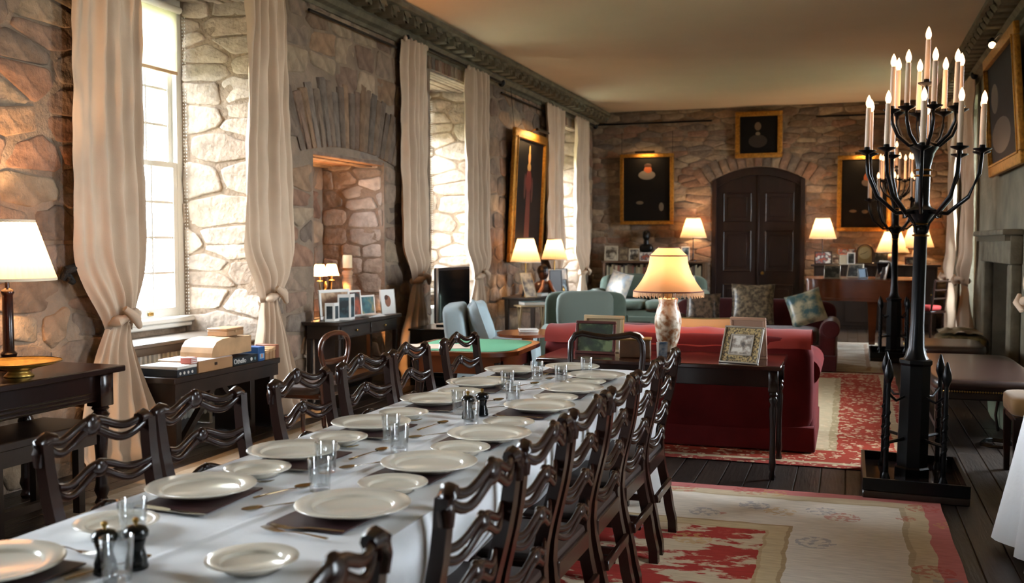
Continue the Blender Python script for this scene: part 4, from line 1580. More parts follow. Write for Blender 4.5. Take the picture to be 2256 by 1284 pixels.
ob = game_box('othello_box', 'black board game box reading Othello on the trestle bench', 6.465, 6.80, -4.76, BX1, BZ, .065, mat('black_game_card', '#15191a', .45))
def text_part(txt, size, M, m, parent, name='lettering', ext=.0008):
    cu = bpy.data.curves.new('lettering', 'FONT')
    cu.body = txt
    cu.size = size
    cu.extrude = ext
    o = bpy.data.objects.new('tmp', cu)
    COL.objects.link(o)
    bpy.context.view_layer.update()
    me = bpy.data.meshes.new_from_object(o.evaluated_get(bpy.context.evaluated_depsgraph_get()))
    COL.objects.unlink(o)
    bpy.data.objects.remove(o)
    me.transform(M)
    me.materials.clear()
    me.materials.append(m)
    k = bpy.data.objects.new(name, me)
    COL.objects.link(k)
    k.parent = parent
    return k
FACE_X = R('Z', PI / 2) @ R('X', PI / 2)        # text on a face that looks along +x
text_part('Othello', .052, T((BX1 + 4.76) / 2 + .001, -.160, .016) @ FACE_X, white_m, ob)
MB().lathe([(0, 0), (.014, 0), (.014, .001), (0, .001)], 14, T((BX1 + 4.76) / 2 + .0005, .075, .032) @ R('Y', PI / 2)).build('printed_disc', white_m, ob)
MB().lathe([(0, 0), (.012, 0), (.012, .001), (0, .001)], 14, T((BX1 + 4.76) / 2 + .0005, .125, .032) @ R('Y', PI / 2)).build('printed_disc', mat('teal_print', '#5b7a80', .5), ob)
# domed wooden box
t = thing('domed_wooden_box', 'pale wooden box with rounded end, standing on the Othello game', 'box', (-4.60, 6.50, BZ + .087))
prof = [(-.25, 0), (.26, 0), (.26, .125), (.05, .125), (-.02, .135), (-.12, .13), (-.19, .115), (-.235, .075), (-.25, .035)]
MB().prism(prof, -.14, .14, Matrix(((0, 0, 1, 0), (1, 0, 0, 0), (0, 1, 0, 0), (0, 0, 0, 1)))).build('body', palewood_m, t, smooth=False)
MB().box(-.135, .142, .045, .26, .118, .126).build('lid', palewood_m, t, smooth=False)
t = game_box('small_wooden_box', 'small wooden box with a catch on top of the rounded box', 6.50, 6.72, -4.68, -4.50, BZ + .2235, .06, boxwood_m, lid=boxwood_m)
MB().box(.091, .097, -.012, .012, .025, .045, c=.002).build('catch', palewood_m, t)
t = game_box('card_game_box', 'blue card game box on the trestle bench beside Othello', 6.805, 6.90, -4.60, BX1, BZ, .115, mat('blue_card', '#1f4a7a', .45))
MB().box(.0885, .0895, -.03, .03, .02, .06).build('printed_panel', mat('pale_blue_print', '#7fa3bf', .5), t, smooth=False)
MB().box(.0895, .0902, -.008, .008, .028, .055).build('printed_figure', mat('orange_print', '#c8683a', .5), t, smooth=False)
for k, (a, b, h, lb) in enumerate(((6.905, 6.96, .075, 'low small wooden box next to the blue card box'), (6.965, 7.01, .085, 'second small wooden box from the blue card box'), (7.015, 7.055, .095, 'third small wooden box from the blue card box'), (7.06, 7.11, .11, 'reddish wooden box at the right end of the trestle bench'))):
    game_box('small_game_box', lb, a, b, -4.62, BX1, BZ, h, boxwood_m if k < 3 else mat('red_wood_box', '#7a4a33', .45), lid=palewood_m if k < 3 else None)
t = thing('tumbler_flask', 'black flask with an orange band behind the wooden boxes', 'flask', (-4.74, 6.96, BZ))
MB().lathe([(0, 0), (.042, 0), (.046, .01), (.046, .115)], 20).build('body', mat('orange_band', '#c4571c', .5), t, angle=60)
MB().lathe([(0, 0), (.044, 0), (.048, .01), (.048, .06), (.046, .062)], 20, T(0, 0, .0)).build('base_sleeve', black_m, t, angle=60)
MB().lathe([(.046, .115), (.048, .118), (.048, .17), (.04, .182), (.032, .185), (.03, .2), (0, .202)], 20).build('cap', black_m, t, angle=60)

# ================================================================== NICHE: BALLOON CHAIR, TABLE, CARDS, LAMP
t = thing('balloon_back_chair', 'small walnut balloon-back chair near the second cream curtain', 'chair', (-3.52, 6.40, 0), PI)
w = []
for i in range(25):
    a = 2 * PI * i / 24
    w.append((0, .205 * math.sin(a) * (1 + .12 * math.cos(a)), .705 + .165 * math.cos(a) - .02 * math.cos(2 * a)))
bw_m = mat('walnut_red', '#4a2413', .25, var=.3, vscale=6, coat=.3)
MB().tube(w, .019, 8, ref=(1, 0, 0), caps=False).build('hoop', bw_m, t, angle=180)
MB().tube([(0, -.19, .66), (.005, -.06, .645), (.005, .06, .645), (0, .19, .66)], [.012, .022, .022, .012], 8).build('back_rail', bw_m, t)
for s in (-1, 1):
    MB().tube([(0, s * .17, .58), (.02, s * .16, .46), (.0, s * .165, .2), (-.06, s * .17, 0)], .017, 8).build('back_leg', bw_m, t)
    MB().tube([(.36, s * .18, .42), (.38, s * .185, .25), (.37, s * .18, 0)], [.026, .02, .013], 8).build('front_leg', bw_m, t)
MB().soft(.2, 0, .445, .42, .42, .09, e=3.5, n=24, m=8).build('seat', mat('seat_leather', '#2a1a14', .5), t)
MB().box(.02, .38, -.19, .19, .385, .425, c=.01).build('seat_rail', bw_m, t)

t = thing('niche_desk', 'black-brown side table of greeting cards in front of the niche', 'table', (-4.53, 8.64, 0))
MB().box(-.19, .19, -.66, .66, .745, .78, c=.006).build('tabletop', wood2_m, t)
MB().box(-.17, .155, -.62, .62, .62, .745, c=.004).build('drawer_case', wood2_m, t)
for y in (-.3, .3):
    d_ = MB().box(.155, .165, y - .28, y + .28, .635, .735, c=.003).build('drawer', wood2_m, t)
    MB().ball((.178, y, .685), .012).build('knob', brass_m, d_)
for x in (-.15, .14):
    for y in (-.60, .60):
        MB().box(x - .022, x + .022, y - .022, y + .022, 0, .62, c=.003).build('leg', wood2_m, t)
MB().box(-.16, .15, -.58, .58, .2, .225, c=.004).build('lower_shelf', wood2_m, t)
t = thing('niche_cabinet', 'low dark cabinet standing inside the stone niche', 'cabinet', (-5.10, 9.0, 0))
MB().box(-.28, .22, -.68, .68, .04, .74, c=.006).build('body', wood2_m, t)
MB().box(-.30, .24, -.70, .70, .74, .77, c=.006).build('top', wood2_m, t)
for s in (-1, 1):
    q = MB().box(.22, .232, min(s * .02, s * .64), max(s * .02, s * .64), .1, .70, c=.004).build('door', wood2_m, t)
    MB().ball((.242, s * .06, .42), .012).build('knob', brass_m, q)
MB().box(-.26, .20, -.66, .66, 0, .04).build('plinth', wood2_m, t, smooth=False)

DZ = .78
p = at(708, 700, X=-4.45)
greet_card('folded white card with black picture, leftmost on the niche table', (-4.47, 8.12, DZ), -.5, .085, .17, pic_mat('card_black', '#0c1414', '#39454a', 8), .9)
greet_card('tall folded white card with teal night picture on the niche table', (-4.42, 8.34, DZ), -.35, .12, .24, pic_mat('card_teal', '#101c20', '#3d5d66', 9), 1.0)
photo_frame('white-edged print of an orange-robed figure on the niche table', (-4.56, 8.68, DZ), -.35, .22, .26, white_m, pic_mat('card_orange', '#1d1a16', '#a8471d', 7), .12, .02)
photo_frame('broad white-framed picture behind the cards on the niche table', (-4.62, 8.42, DZ), -.3, .40, .28, white_m, pic_mat('card_sepia', '#6b4b35', '#c9a987', 8), .08, .03)
photo_frame('white card with a teal landscape on the niche table', (-4.55, 8.93, DZ), -.25, .26, .20, white_m, pic_mat('card_land', '#27424a', '#8c8a62', 6, '#3f6a70'), .10, .018)
e_ = photo_frame('white card with a sketched head, rightmost on the niche table', (-4.42, 9.16, DZ), -.25, .22, .25, white_m, white_m, .10, .004)
MB().ball((0, 0, 0), .003, .045, .058, M=R('Y', -.10) @ T(.004, .0, .13)).build('sketched_head', mat('sepia_sketch', '#8a5a44', .8), e_)
MB().ball((0, 0, 0), .0035, .03, .03, M=R('Y', -.10) @ T(.004, -.02, .165)).build('sketched_hair', mat('sepia_dark', '#4e3024', .8), e_)
t = thing('letter_pile', 'loose pile of white letters on the niche table', 'papers', (-4.40, 8.76, DZ))
for k in range(4):
    MB().box(-.06, .06, -.13, .13, .002 + k * .006, .006 + k * .006, R('Z', .15 * (k - 1.5))).build('sheet', white_m, t, smooth=False)

# candlestick with stacked candle
q = at(766, 650, X=-4.98)
t = thing('turned_candlestick', 'banded turned candlestick with a thick cream candle in the niche', 'candlestick', (-4.98, q.y, .77))
CAND_Z = at(766, 590, X=-4.98).z - .77
MB().lathe([(.07, 0), (.075, .02), (.05, .04), (.04, .1), (.055, .15), (.04, .2), (.055, CAND_Z * .7), (.045, CAND_Z * .8), (.06, CAND_Z * .9), (.04, CAND_Z * .95), (.075, CAND_Z)], 20).build('stick', mat('banded_wood', '#a08060', .6, var=.4, vscale=6, stretch=(.1, .1, 8)), t, angle=60)
MB().lathe([(.05, CAND_Z), (.05, CAND_Z + .13), (.045, CAND_Z + .135), (0, CAND_Z + .13)], 20).build('candle', mat('candle_wax', '#d8c39c', .6), t, angle=60)
# twin lamp
q = at(722, 625, X=-5.0)
t = thing('twin_branch_lamp', 'brass two-branch lamp with small cream shades glowing in the niche', 'lamp', (-5.0, q.y - .04, .77))
ZS = at(722, 607, X=-5.0).z - .77
MB().lathe([(.07, 0), (.07, .01), (.03, .03), (.012, .06), (.012, ZS - .12), (.02, ZS - .1), (.01, ZS - .06)], 16).build('stem', brass_m, t)
for s in (-1, 1):
    MB().tube([(0, 0, ZS - .13), (0, s * .06, ZS - .17), (0, s * .115, ZS - .14), (0, s * .12, ZS - .05)], .007, 8).build('branch', brass_m, t)
    MB().lathe([(.012, ZS - .06), (.035, ZS - .05), (.012, ZS - .04), (.012, ZS + .02)], 12, cx=0, cy=s * .12).build('drip_pan', brass_m, t)
    MB().lathe_open([(.078, ZS), (.045, ZS + .115)], 28, cx=0, cy=s * .12).build('lamp_shade', shade_plain, t, angle=180)
    b_ = bulb(t, ZS + .05, 62, (1, .48, .17), .02)
    b_.location.y = s * .12
# ================================================================== MIDDLE OF THE ROOM
red_m = mat('red_velvet', '#561214', .8, var=.18, vscale=5, sheen=.06, spec=.15)
darkred_m = mat('maroon_velvet', '#4a1416', .85, var=.2, vscale=5, sheen=.3, spec=.2)
green_m = mat('sage_upholstery', '#5a665b', .85, var=.08, vscale=8, sheen=.15, spec=.2)
blue_m = mat('pale_blue_upholstery', '#9fb0b4', .85, var=.06, vscale=8, sheen=.15, spec=.2)
TVY0, TVY1 = 9.69, 10.62
t = thing('television', 'black flat television on a dark stand between two curtains', 'television', (-4.1, (TVY0 + TVY1) / 2, .60))
hw = (TVY1 - TVY0) / 2
MB().box(-.05, .0, -hw, hw, .05, .635, c=.008).build('bezel', mat('tv_plastic', '#15171a', .3), t)
MB().box(.0, .003, -hw + .03, hw - .02, .08, .605).build('screen', mat('tv_screen', '#050607', .06, coat=.5), t, smooth=False)
MB().box(-.02, .004, -hw - .012, -hw, .05, .635, c=.003).build('side_trim', silverframe_m, t)
MB().box(-.12, .10, -.25, .25, 0, .02, c=.006).build('foot', black_m, t)
MB().box(-.03, -.01, -.06, .06, .02, .08).build('neck', black_m, t, smooth=False)
t = thing('tv_stand', 'low black media stand under the television', 'stand', (-4.15, 10.12, 0))
for z in (.08, .32, .575):
    MB().box(-.24, .22, -.56, .56, z, z + .025, c=.004).build('shelf', black_m, t)
for y in (-.54, .54):
    MB().box(-.22, .20, y - .015, y + .015, 0, .575).build('side', black_m, t, smooth=False)
MB().box(-.16, .12, -.30, .20, .345, .40, c=.005).build('player', mat('grey_plastic', '#2e3236', .4), t)
seat_unit('armchair', 'pale blue armchair in front of the television, seen from behind', 'armchair', (-3.76, 9.28, 0), .30, .80, .85, blue_m, h=.90, arm_h=.60, roll=False, armw=.15)
scatter('plump pale blue cushion propped in the blue armchair', (-3.36, 9.22, .52), .45, .50, .44, .2, blue_m, .35)
seat_unit('armchair', 'sage green armchair with pale seat beyond the card table', 'armchair', (-2.95, 11.45, 0), -PI / 2 + .22, .98, .90, green_m, h=.93, arm_h=.56, roll=False, armw=.15, cm=mat('sage_cushion', '#69736a', .85, sheen=.15))

# card table with baize
t = thing('card_table', 'open card table with rounded green baize top and turned legs', 'table', (-2.66, 6.96, 0), .05)
def rr(hx, hy, r, n=8):
    out = []
    for cx, cy, a0 in ((hx - r, hy - r, 0), (-hx + r, hy - r, PI / 2), (-hx + r, -hy + r, PI), (hx - r, -hy + r, 1.5 * PI)):
        for k in range(n + 1):
            a = a0 + PI / 2 * k / n
            out.append((cx + r * math.cos(a), cy + r * math.sin(a)))
    return out
MB().prism(rr(.44, .50, .22), .705, .735).build('tabletop', honey_m, t, angle=30)
MB().prism(rr(.385, .445, .20), .735, .7375).build('baize', mat('green_baize', '#5fa37c', .95), t, angle=30)
MB().box(-.33, .33, -.40, .40, .57, .705, c=.006).build('apron', honey_m, t)
lg = MB().tube([(0, 0, .66), (.02, .02, .50), (.0, 0, .25), (-.005, -.005, .06), (.02, .02, 0)], [.036, .033, .02, .016, .026], 10)
lgm = lg.mesh('leg', True, 70)
lgm.materials.append(wood_m)
for sx in (-.31, .31):
    for sy in (-.38, .38):
        inst(lgm, 'leg', t, (sx, sy, 0))
t = tag(MB().grid(lambda u, v: (lerp(-.24, .24, u), lerp(-.17, .17, v), .002 + .004 * noise.noise((u * 4, v * 4, 2)) ** 2), 20, 14).build('folded_cloth', linen_m, loc=(-2.86, 6.75, .738)), 'pale cloth lying over the left side of the card table', 'cloth')
t.rotation_euler.z = .35

t = thing('oval_side_table', 'small oval wooden table beyond the card table', 'table', (-2.78, 8.66, 0))
MB().prism([(.27 * math.cos(2 * PI * k / 36), .36 * math.sin(2 * PI * k / 36)) for k in range(36)],   .66, .685).build('tabletop', honey_m, t, angle=30)
MB().lathe([(.04, .06), (.05, .1), (.025, .16), (.045, .3), (.025, .45), (.06, .66)], 16).build('pedestal', honey_m, t)
for k in range(3):
    a = 2 * PI * k / 3
    MB().tube([(.03 * math.cos(a), .03 * math.sin(a), .12), (.14 * math.cos(a), .14 * math.sin(a), .08), (.24 * math.cos(a), .24 * math.sin(a), .012)], [.022, .02, .014], 8).build('foot', honey_m, t)
t = thing('white_dish', 'square white dish on the small oval table', 'dish', (-2.77, 8.66, .685), .4)
MB().box(-.085, .085, -.085, .085, 0, .02, c=.008).build('base', white_m, t)
MB().box(-.09, .09, -.09, .09, .02, .028, c=.003).build('rim', white_m, t)

# ---- lamp table along the window wall
LT = .74
t = leg_table('lamp_table', 'long dark table under the tall painting, holding the lamp pair', (-4.35, 14.2, 0), 0, .50, 2.1, LT, wood2_m, apron=.12, leg='square', lr=.03)
table_lamp('pleated cream lamp in front of the tall painting, left of the pair', (-4.35, 13.466, LT), .215, .115, at(1158, 577, X=-4.35).z - LT, at(1158, 525, X=-4.35).z - LT, 'stick', 22, m=brass_m)
table_lamp('pleated cream lamp right of the pair by the window wall', (-4.30, 14.75, LT), .20, .105, at(1222, 572, X=-4.25).z - LT, at(1222, 527, X=-4.25).z - LT, 'stick', 18, m=brass_m)
# carved head
t = thing('carved_bust', 'dark carved wooden head with flowing robe under the lamp pair', 'bust', (-4.22, 13.90, LT + .02), -.7)
bz = mat('dark_carved_wood', '#3a2014', .35, var=.4, vscale=12, coat=.2)
MB().ball((0, 0, .30), .085, .075, .11).ball((.07, 0, .285), .03, .02, .03).tube([(0, 0, .21), (0, 0, .12)], [.045, .06], 12).build('head', bz, t)
MB().ball((-.01, 0, .335), .092, .085, .09).build('hair', mat('black_carved_wood', '#17100c', .4), t)
MB().soft(0, 0, .09, .18, .30, .20, e=2.6, n=20, m=10).build('shoulders', bz, t)
for s in (-1, 1):
    MB().tube([(.08, s * .05, .2), (.10, s * .08, .10), (.10, s * .14, .01)], [.018, .026, .03], 8).build('robe_fold', mat('orange_brown_wood', '#8a4a1c', .4, var=.3, vscale=12), t)
t = thing('reading_stand', 'pale folding book stand beside the green armchair', 'stand', (-3.98, 12.55, 0), -.9)
for s in (-.16, .16):
    MB().tube([(.1, s, 0), (-.06, s, .66)], .012, 4, square=True).build('leg', lightframe_m, t)
    MB().tube([(-.12, s, 0), (.08, s, .66)], .012, 4, square=True).build('leg', lightframe_m, t)
MB().tube([(.03, -.16, .3), (.03, .16, .3)], .01, 6).build('rail', lightframe_m, t)
MB().box(-.12, .16, -.2, .2, .66, .68, R('Y', .0), c=.003).build('tray', lightframe_m, t)
def book(label, loc, rot, w, d, h, m, group=None):
    t = thing('book', label, 'book', loc, 0, group)
    t.rotation_euler = rot
    MB().box(-w / 2, w / 2, -d / 2, d / 2, 0, .003).box(-w / 2, w / 2, -d / 2, d / 2, h - .003, h).box(-w / 2, -w / 2 + .003, -d / 2, d / 2, .003, h - .003).build('cover', m, t, smooth=False)
    MB().box(-w / 2 + .004, w / 2 - .004, -d / 2 + .004, d / 2 - .004, .003, h - .003).build('pages', white_m, t, smooth=False)
book('large teal-bound book with pale cover, on the folding stand', (-3.98, 12.60, .681), (0, .0, -.9), .22, .30, .04, mat('teal_cloth', '#52757a', .7))
book('blue-bound book lying at the near end of the lamp table', (-4.19, 13.64, LT), (0, 0, -.2), .17, .20, .045, mat('blue_cloth', '#4c6878', .7))
t = photo_frame('tilted pale card with a dark drawing near the curtain, on lamp table', (-4.2, 13.27, LT), -.5, .22, .36, lightframe_m, pic_mat('card_script', '#3d2c20', '#d0b48c', 6), .35, .008)
photo_frame('dark upright album standing under the right lamp of the pair', (-4.12, 14.25, LT), -.6, .24, .36, darkframe_m, darkframe_m, .06, .02)
photo_frame('black-framed grey certificate at the far end of lamp table', (-4.32, 15.02, LT), -.75, .40, .36, mat('thin_black_frame', '#1a1a1c', .4), pic_mat('pale_print', '#8c9296', '#c3c6c6', 6), .15, .012, .04)
photo_frame('small dark-framed blue photo in front of the grey certificate', (-4.20, 14.86, LT), -.7, .20, .20, MATS['thin_black_frame'], ph_blue, .18, .012)
t = thing('brass_pot', 'small glinting brass pot among frames on the lamp table', 'pot', (-4.15, 14.60, LT))
MB().lathe([(0, 0), (.05, 0), (.065, .03), (.06, .07), (.045, .085), (.05, .095)], 18).build('body', brass_m, t)
MB().lathe([(.046, .095), (.03, .112), (.008, .118), (.012, .13), (0, .135)], 14).build('lid', brass_m, t)

# ---- red sofa, sofa table
seat_unit('sofa', 'red velvet sofa with its back to the dining table', 'sofa', (-1.21, 7.30, 0), PI / 2, 2.0, .98, red_m, h=.86, arm_h=.62, seats=2, armw=.20)
t = thing('sofa_throw', 'folded red velvet throw laid along the top of the red sofa back', 'throw', (-1.21, 7.39, 0))
MB().grid(lambda u, v: (lerp(-.97, .97, u), .17 * math.cos(PI * (1 - v)) * 1.0, .755 + .125 * math.sin(PI * v) ** .6 + .002 * math.sin(u * 60 + 5 * v) + .014 * noise.noise((u * 8, v * 3, 1))), 80, 16).build('cloth', mat('red_throw', '#8a241c', .85, sheen=.08, var=.1), t, angle=180)
scatter('peach cushion with a fringed edge on the red sofa behind the lamp', (-1.05, 7.62, .54), PI / 2, .62, .42, .16, mat('peach_silk', '#c79a68', .7, sheen=.2), .25, piping=mat('olive_fringe', '#6b623f', .9))
ST = .73
t = thing('sofa_table', 'long dark console table with turned legs behind the red sofa', 'table', (-1.19, 6.76, 0))
MB().box(-.80, .80, -.38, .36, ST - .03, ST, c=.006).build('tabletop', mat('glossy_mahogany', '#2c130d', .14, var=.3, vscale=5, coat=.5), t)
MB().box(-.74, .74, -.33, .31, ST - .14, ST - .03, c=.004).build('apron', wood_m, t)
lm = turned_leg(ST - .03, .026, .03, .14).mesh('leg', True, 45)
lm.materials.append(wood_m)
for sx in (-.74, .75):
    for sy in (-.31, .31):
        inst(lm, 'leg', t, (sx, sy, 0))
# fringed lamp
lp = at(1484, 768, Z=ST)
t = thing('vase_lamp', 'glowing fringed bell-shaped lamp with floral porcelain vase base', 'lamp', (lp.x, 6.98, ST))
D_ = (Vector((lp.x, 6.98, 1.2)) - Vector((0, 0, CAM_H))).dot(FW)
zz = lambda y: CAM_H - (y - 535) * D_ / FPX - ST
rr_ = lambda px: px * D_ / FPX
zb, zsh, ztp = zz(641), zz(563), zz(545)
sh = []
for k in range(13):
    q = k / 12
    sh.append((lerp(rr_(41.5), rr_(77), q ** 1.9), lerp(zsh, zb, q)))
seg = 48
vs, fs = [], []
prof = [(rr_(22), ztp), (rr_(31), lerp(ztp, zsh, .45)), (rr_(41.5), zsh)] + sh[1:]
for r, z in prof:
    for k in range(seg):
        a = 2 * PI * k / seg
        s_ = 1 - .035 * abs(math.sin(4 * a))       # eight flat gores
        vs.append((r * s_ * math.cos(a), r * s_ * math.sin(a), z))
for i in range(len(prof) - 1):
    for k in range(seg):
        fs.append((i * seg + k, i * seg + (k + 1) % seg, (i + 1) * seg + (k + 1) % seg, (i + 1) * seg + k))
MB().add(vs, fs).build('lamp_shade', shade_plain, t, angle=180)
trim_m = mat('brown_braid', '#6b3a2c', .8)
for r, z in ((rr_(41.5), zsh), (rr_(77), zb), (rr_(22), ztp)):
    MB().tube([(r * 1.005 * (1 - .035 * abs(math.sin(4 * a))) * math.cos(a), r * 1.005 * (1 - .035 * abs(math.sin(4 * a))) * math.sin(a), z) for a in [2 * PI * k / 48 for k in range(49)]], .005, 6, caps=False).build('braid', trim_m, t, angle=180)
fr = MB()
for k in range(150):
    a = 2 * PI * k / 150
    r = rr_(77) * (1 - .035 * abs(math.sin(4 * a)))
    fr.tube([(r * math.cos(a), r * math.sin(a), zb), (r * 1.01 * math.cos(a), r * 1.01 * math.sin(a), zb - .026 - .008 * (k % 3))], .004, 4)
o = fr.build('fringe', mat('peach_fringe', '#c99f77', .8), t)
o['kind'] = 'stuff'
zv = zb - .03
vm = pic_mat('floral_porcelain', '#8c5a34', '#cfc4b2', 24, '#b3a58e')
MB().lathe([(.055, 0), (.062, .012), (.056, .03), (rr_(25), .10), (rr_(29.5), zv * .52), (rr_(29), zv * .62), (rr_(24), zv * .76), (rr_(20), zv * .86), (rr_(22), zv * .93), (rr_(21), zv * .95)], 32).build('vase', vm, t, angle=70)
MB().lathe([(.03, zv * .95), (.02, zv + .03), (.012, zv + .2)], 14).build('stem', brass_m, t)
for s in (-1, 1):
    MB().ball((s * .03, 0, zb + .16), .028, .028, .04).build('light_bulb', MATS['bulb_glow'], t)
bulb(t, zb + .14, 19, (1, .62, .33), .05)

photo_frame('silver patterned frame with a small group photo, front of sofa table', (-.66, 6.46, ST), -PI / 2 - .35, .27, .25, silverframe_m, pic_mat('photo_group', '#4a4440', '#b9b2a8', 22, '#8c8074'), .38, .012, .05)
fo = [o for o in COL.objects if o.get('label', '').startswith('silver patterned frame')][0]
for ch in fo.children:
    if ch.name.startswith('mount'):
        ch.data.materials[0] = pic_mat('leopard_mount', '#2c2418', '#a68d5e', 70)
M = R('Y', -.38)
b_ = MB()
w_, h_ = .27, .25
for a, b, c, e in ((-.08, .08, .055, .065), (-.08, .08, .185, .195), (-.08, -.07, .065, .185), (.07, .08, .065, .185)):
    b_.box(0, .006, a, b, c, e, M)
b_.build('inner_frame', silverframe_m, fo, smooth=False)
photo_frame('pinkish wooden frame seen from the back behind the silver frame', (-.62, 6.78, ST), PI / 2 - .2, .24, .28, mat('pink_wood', '#a07a62', .6), mat('pink_back', '#93705c', .8), .15, .02)
photo_frame('red-brown framed landscape photo standing left on the sofa table', (-1.66, 6.70, ST), -PI / 2 - .06, .29, .23, mat('redwood_frame', '#4a1a14', .3), ph_green, .14, .02)
photo_frame('beige-framed picture behind the red-brown landscape frame', (-1.64, 6.84, ST), -PI / 2 - .12, .30, .26, lightframe_m, mat('kraft', '#8c7a5c', .8), .14, .025)
t = thing('tissue_box', 'carved wooden tissue box in front of the fringed lamp', 'box', (-1.36, 6.62, ST), .15)
MB().box(-.105, .105, -.07, .07, 0, .12, c=.006).build('box', mat('carved_box_wood', '#5a3a1e', .4, var=.3, vscale=20), t)
MB().box(-.11, .11, -.075, .075, .118, .13, c=.004).build('lid', mat('brass_lid', '#8a6a3c', .35, .5), t)
MB().grid(lambda u, v: (lerp(-.06, .06, u), .015 * math.sin(u * 9) + lerp(-.02, .02, v), .13 + .04 * math.sin(PI * u) * v), 10, 6).build('tissue', white_m, t, angle=180)
t = thing('white_trinket', 'folded white and blue card beside the vase lamp on sofa table', 'card', (-1.19, 6.72, ST), .5)
MB().box(-.03, .03, -.002, .002, 0, .1, R('X', .15)).build('leaf', pic_mat('blue_white', '#4a6a8c', '#cfd6da', 14), t, smooth=False)
MB().box(-.03, .03, -.002, .002, 0, .1, R('X', -.15) @ T(0, .03, 0)).build('leaf', white_m, t, smooth=False)

# ---- dark sofa beyond, cushions
seat_unit('sofa', 'maroon velvet sofa facing the camera in front of the arched door', 'sofa', (-1.12, 12.98, 0), -PI / 2, 2.0, .98, darkred_m, h=.80, arm_h=.54, seats=2, armw=.2, cush=False)
tap_m = pic_mat('taupe_tapestry', '#4c4236', '#8f8068', 22, '#6e6250')
scatter('taupe tapestry cushion upright on the maroon sofa', (-1.12, 12.55, .50), -PI / 2, .52, .50, .16, tap_m, .2)
scatter('teal and cream floral cushion tilted at the right of maroon sofa', (-.42, 12.40, .53), -PI / 2 - .15, .42, .42, .14, pic_mat('teal_floral', '#3c5c60', '#b3a98c', 9, '#8a8b76'), .35, .35)
scatter('dark patterned cushion at the left of the maroon sofa', (-1.72, 12.5, .50), -PI / 2, .42, .38, .14, pic_mat('dark_floral', '#2e241c', '#6e5a48', 20), .25)

# ---- green sofa, bookcase, coffee tables
seat_unit('sofa', 'sage green sofa below the bookcase in the far corner', 'sofa', (-3.42, 18.28, 0), -PI / 2, 2.0, .92, green_m, h=.92, arm_h=.60, seats=2, armw=.17)
fl_m = pic_mat('pale_floral', '#a8b0b8', '#d6cfc2', 12, '#c4bcb0')
scatter('white floral cushion on the left end of the green sofa', (-4.02, 17.72, .53), -PI / 2 - .5, .52, .46, .18, fl_m, .3, -.2)
scatter('pale floral cushion at the right end of the green sofa', (-2.72, 17.75, .53), -PI / 2 + .3, .46, .36, .16, fl_m, .35, .2)
seat_unit('footstool', 'sage green upholstered stool in front of the green sofa', 'footstool', (-3.55, 14.75, 0), -PI / 2, .85, .65, green_m, h=.46, arm=False, cush=False, skirt=False, seat_z=.46, back_t=.06)
def round_table(label, loc, r, h, m=wood_m, sc=1):
    t = thing('pedestal_table', label, 'table', loc)
    MB().lathe([(0, h - .025), (r - .01, h - .025), (r, h - .015), (r, h - .005), (r - .01, h), (0, h)], 32).build('tabletop', m, t, angle=40)
    MB().lathe([(.03, .08), (.045, .14), (.022, .2), (.04, h * .5), (.022, h * .7), (.05, h - .025)], 14).build('pedestal', m, t)
    for k in range(3):
        a = 2 * PI * k / 3 + .5
        MB().tube([(.02 * math.cos(a), .02 * math.sin(a), .13), (r * .5 * math.cos(a), r * .5 * math.sin(a), .09), (r * .8 * math.cos(a), r * .8 * math.sin(a), .012)], [.02, .018, .012], 8).build('foot', m, t)
    return t
round_table('dark round pedestal table between the green and red seating', (-2.30, 13.35, 0), .30, .60)
leg_table('low_table', 'low dark coffee table beside the round pedestal table', (-2.72, 12.75, 0), 0, .5, .55, .46, wood_m, apron=.07, leg='turned', lr=.022)
t = thing('white_saucer', 'small white saucer on the round pedestal table', 'dish', (-2.36, 13.30, .60))
MB().lathe_open([(0, .004), (.04, .004), (.075, .016), (.078, .018), (.04, .009), (0, .008)], 20).build('dish', white_m, t, angle=180)
MB().lathe([(0, .008), (.025, .008), (.03, .03), (.028, .032), (0, .028)], 14).build('pot', china_m, t)

BZT = 1.16
t = thing('bookcase', 'low wooden bookcase full of old books behind the green sofa', 'bookcase', (-3.47, 18.66, 0))
bc_m = mat('bookcase_oak', '#5a4330', .45, var=.3, vscale=6)
MB().box(-.99, .99, -.20, .20, BZT - .035, BZT, c=.006).build('top', bc_m, t)
for x in (-.94, .94):
    MB().box(x - .025, x + .025, -.17, .19, 0, BZT - .035).build('side', bc_m, t, smooth=False)
for z in (.08, .45, .80):
    MB().box(-.915, .915, -.16, .18, z, z + .022).build('shelf', bc_m, t, smooth=False)
MB().box(-.915, .915, .18, .195, .02, BZT - .035).build('back_panel', wood2_m, t, smooth=False)
rb = random.Random(8)
bcols = [mat('book_%s' % c, c, .7) for c in ('#5a4632', '#7a6a4c', '#3b2f28', '#8c8066', '#6b3a2c', '#4c4a3c', '#a3967a')]
x = -4.36
bmesh_cache = {}
while x < -2.60:
    w_ = rb.choice((.032, .04, .05))
    h_ = rb.choice((.22, .25, .27))
    m_ = rb.choice(bcols)
    k = (w_, h_, m_.name)
    if k not in bmesh_cache:
        me = MB().box(0, w_ - .002, -.1, .1, 0, h_, c=.004).mesh('old_book')
        me.materials.append(m_)
        bmesh_cache[k] = me
    o = inst(bmesh_cache[k], 'old_book', None, (x, 18.60, .822))
    tag(o, 'old cloth-bound book standing in the low bookcase', 'book', 'books in the low bookcase')
    x += w_
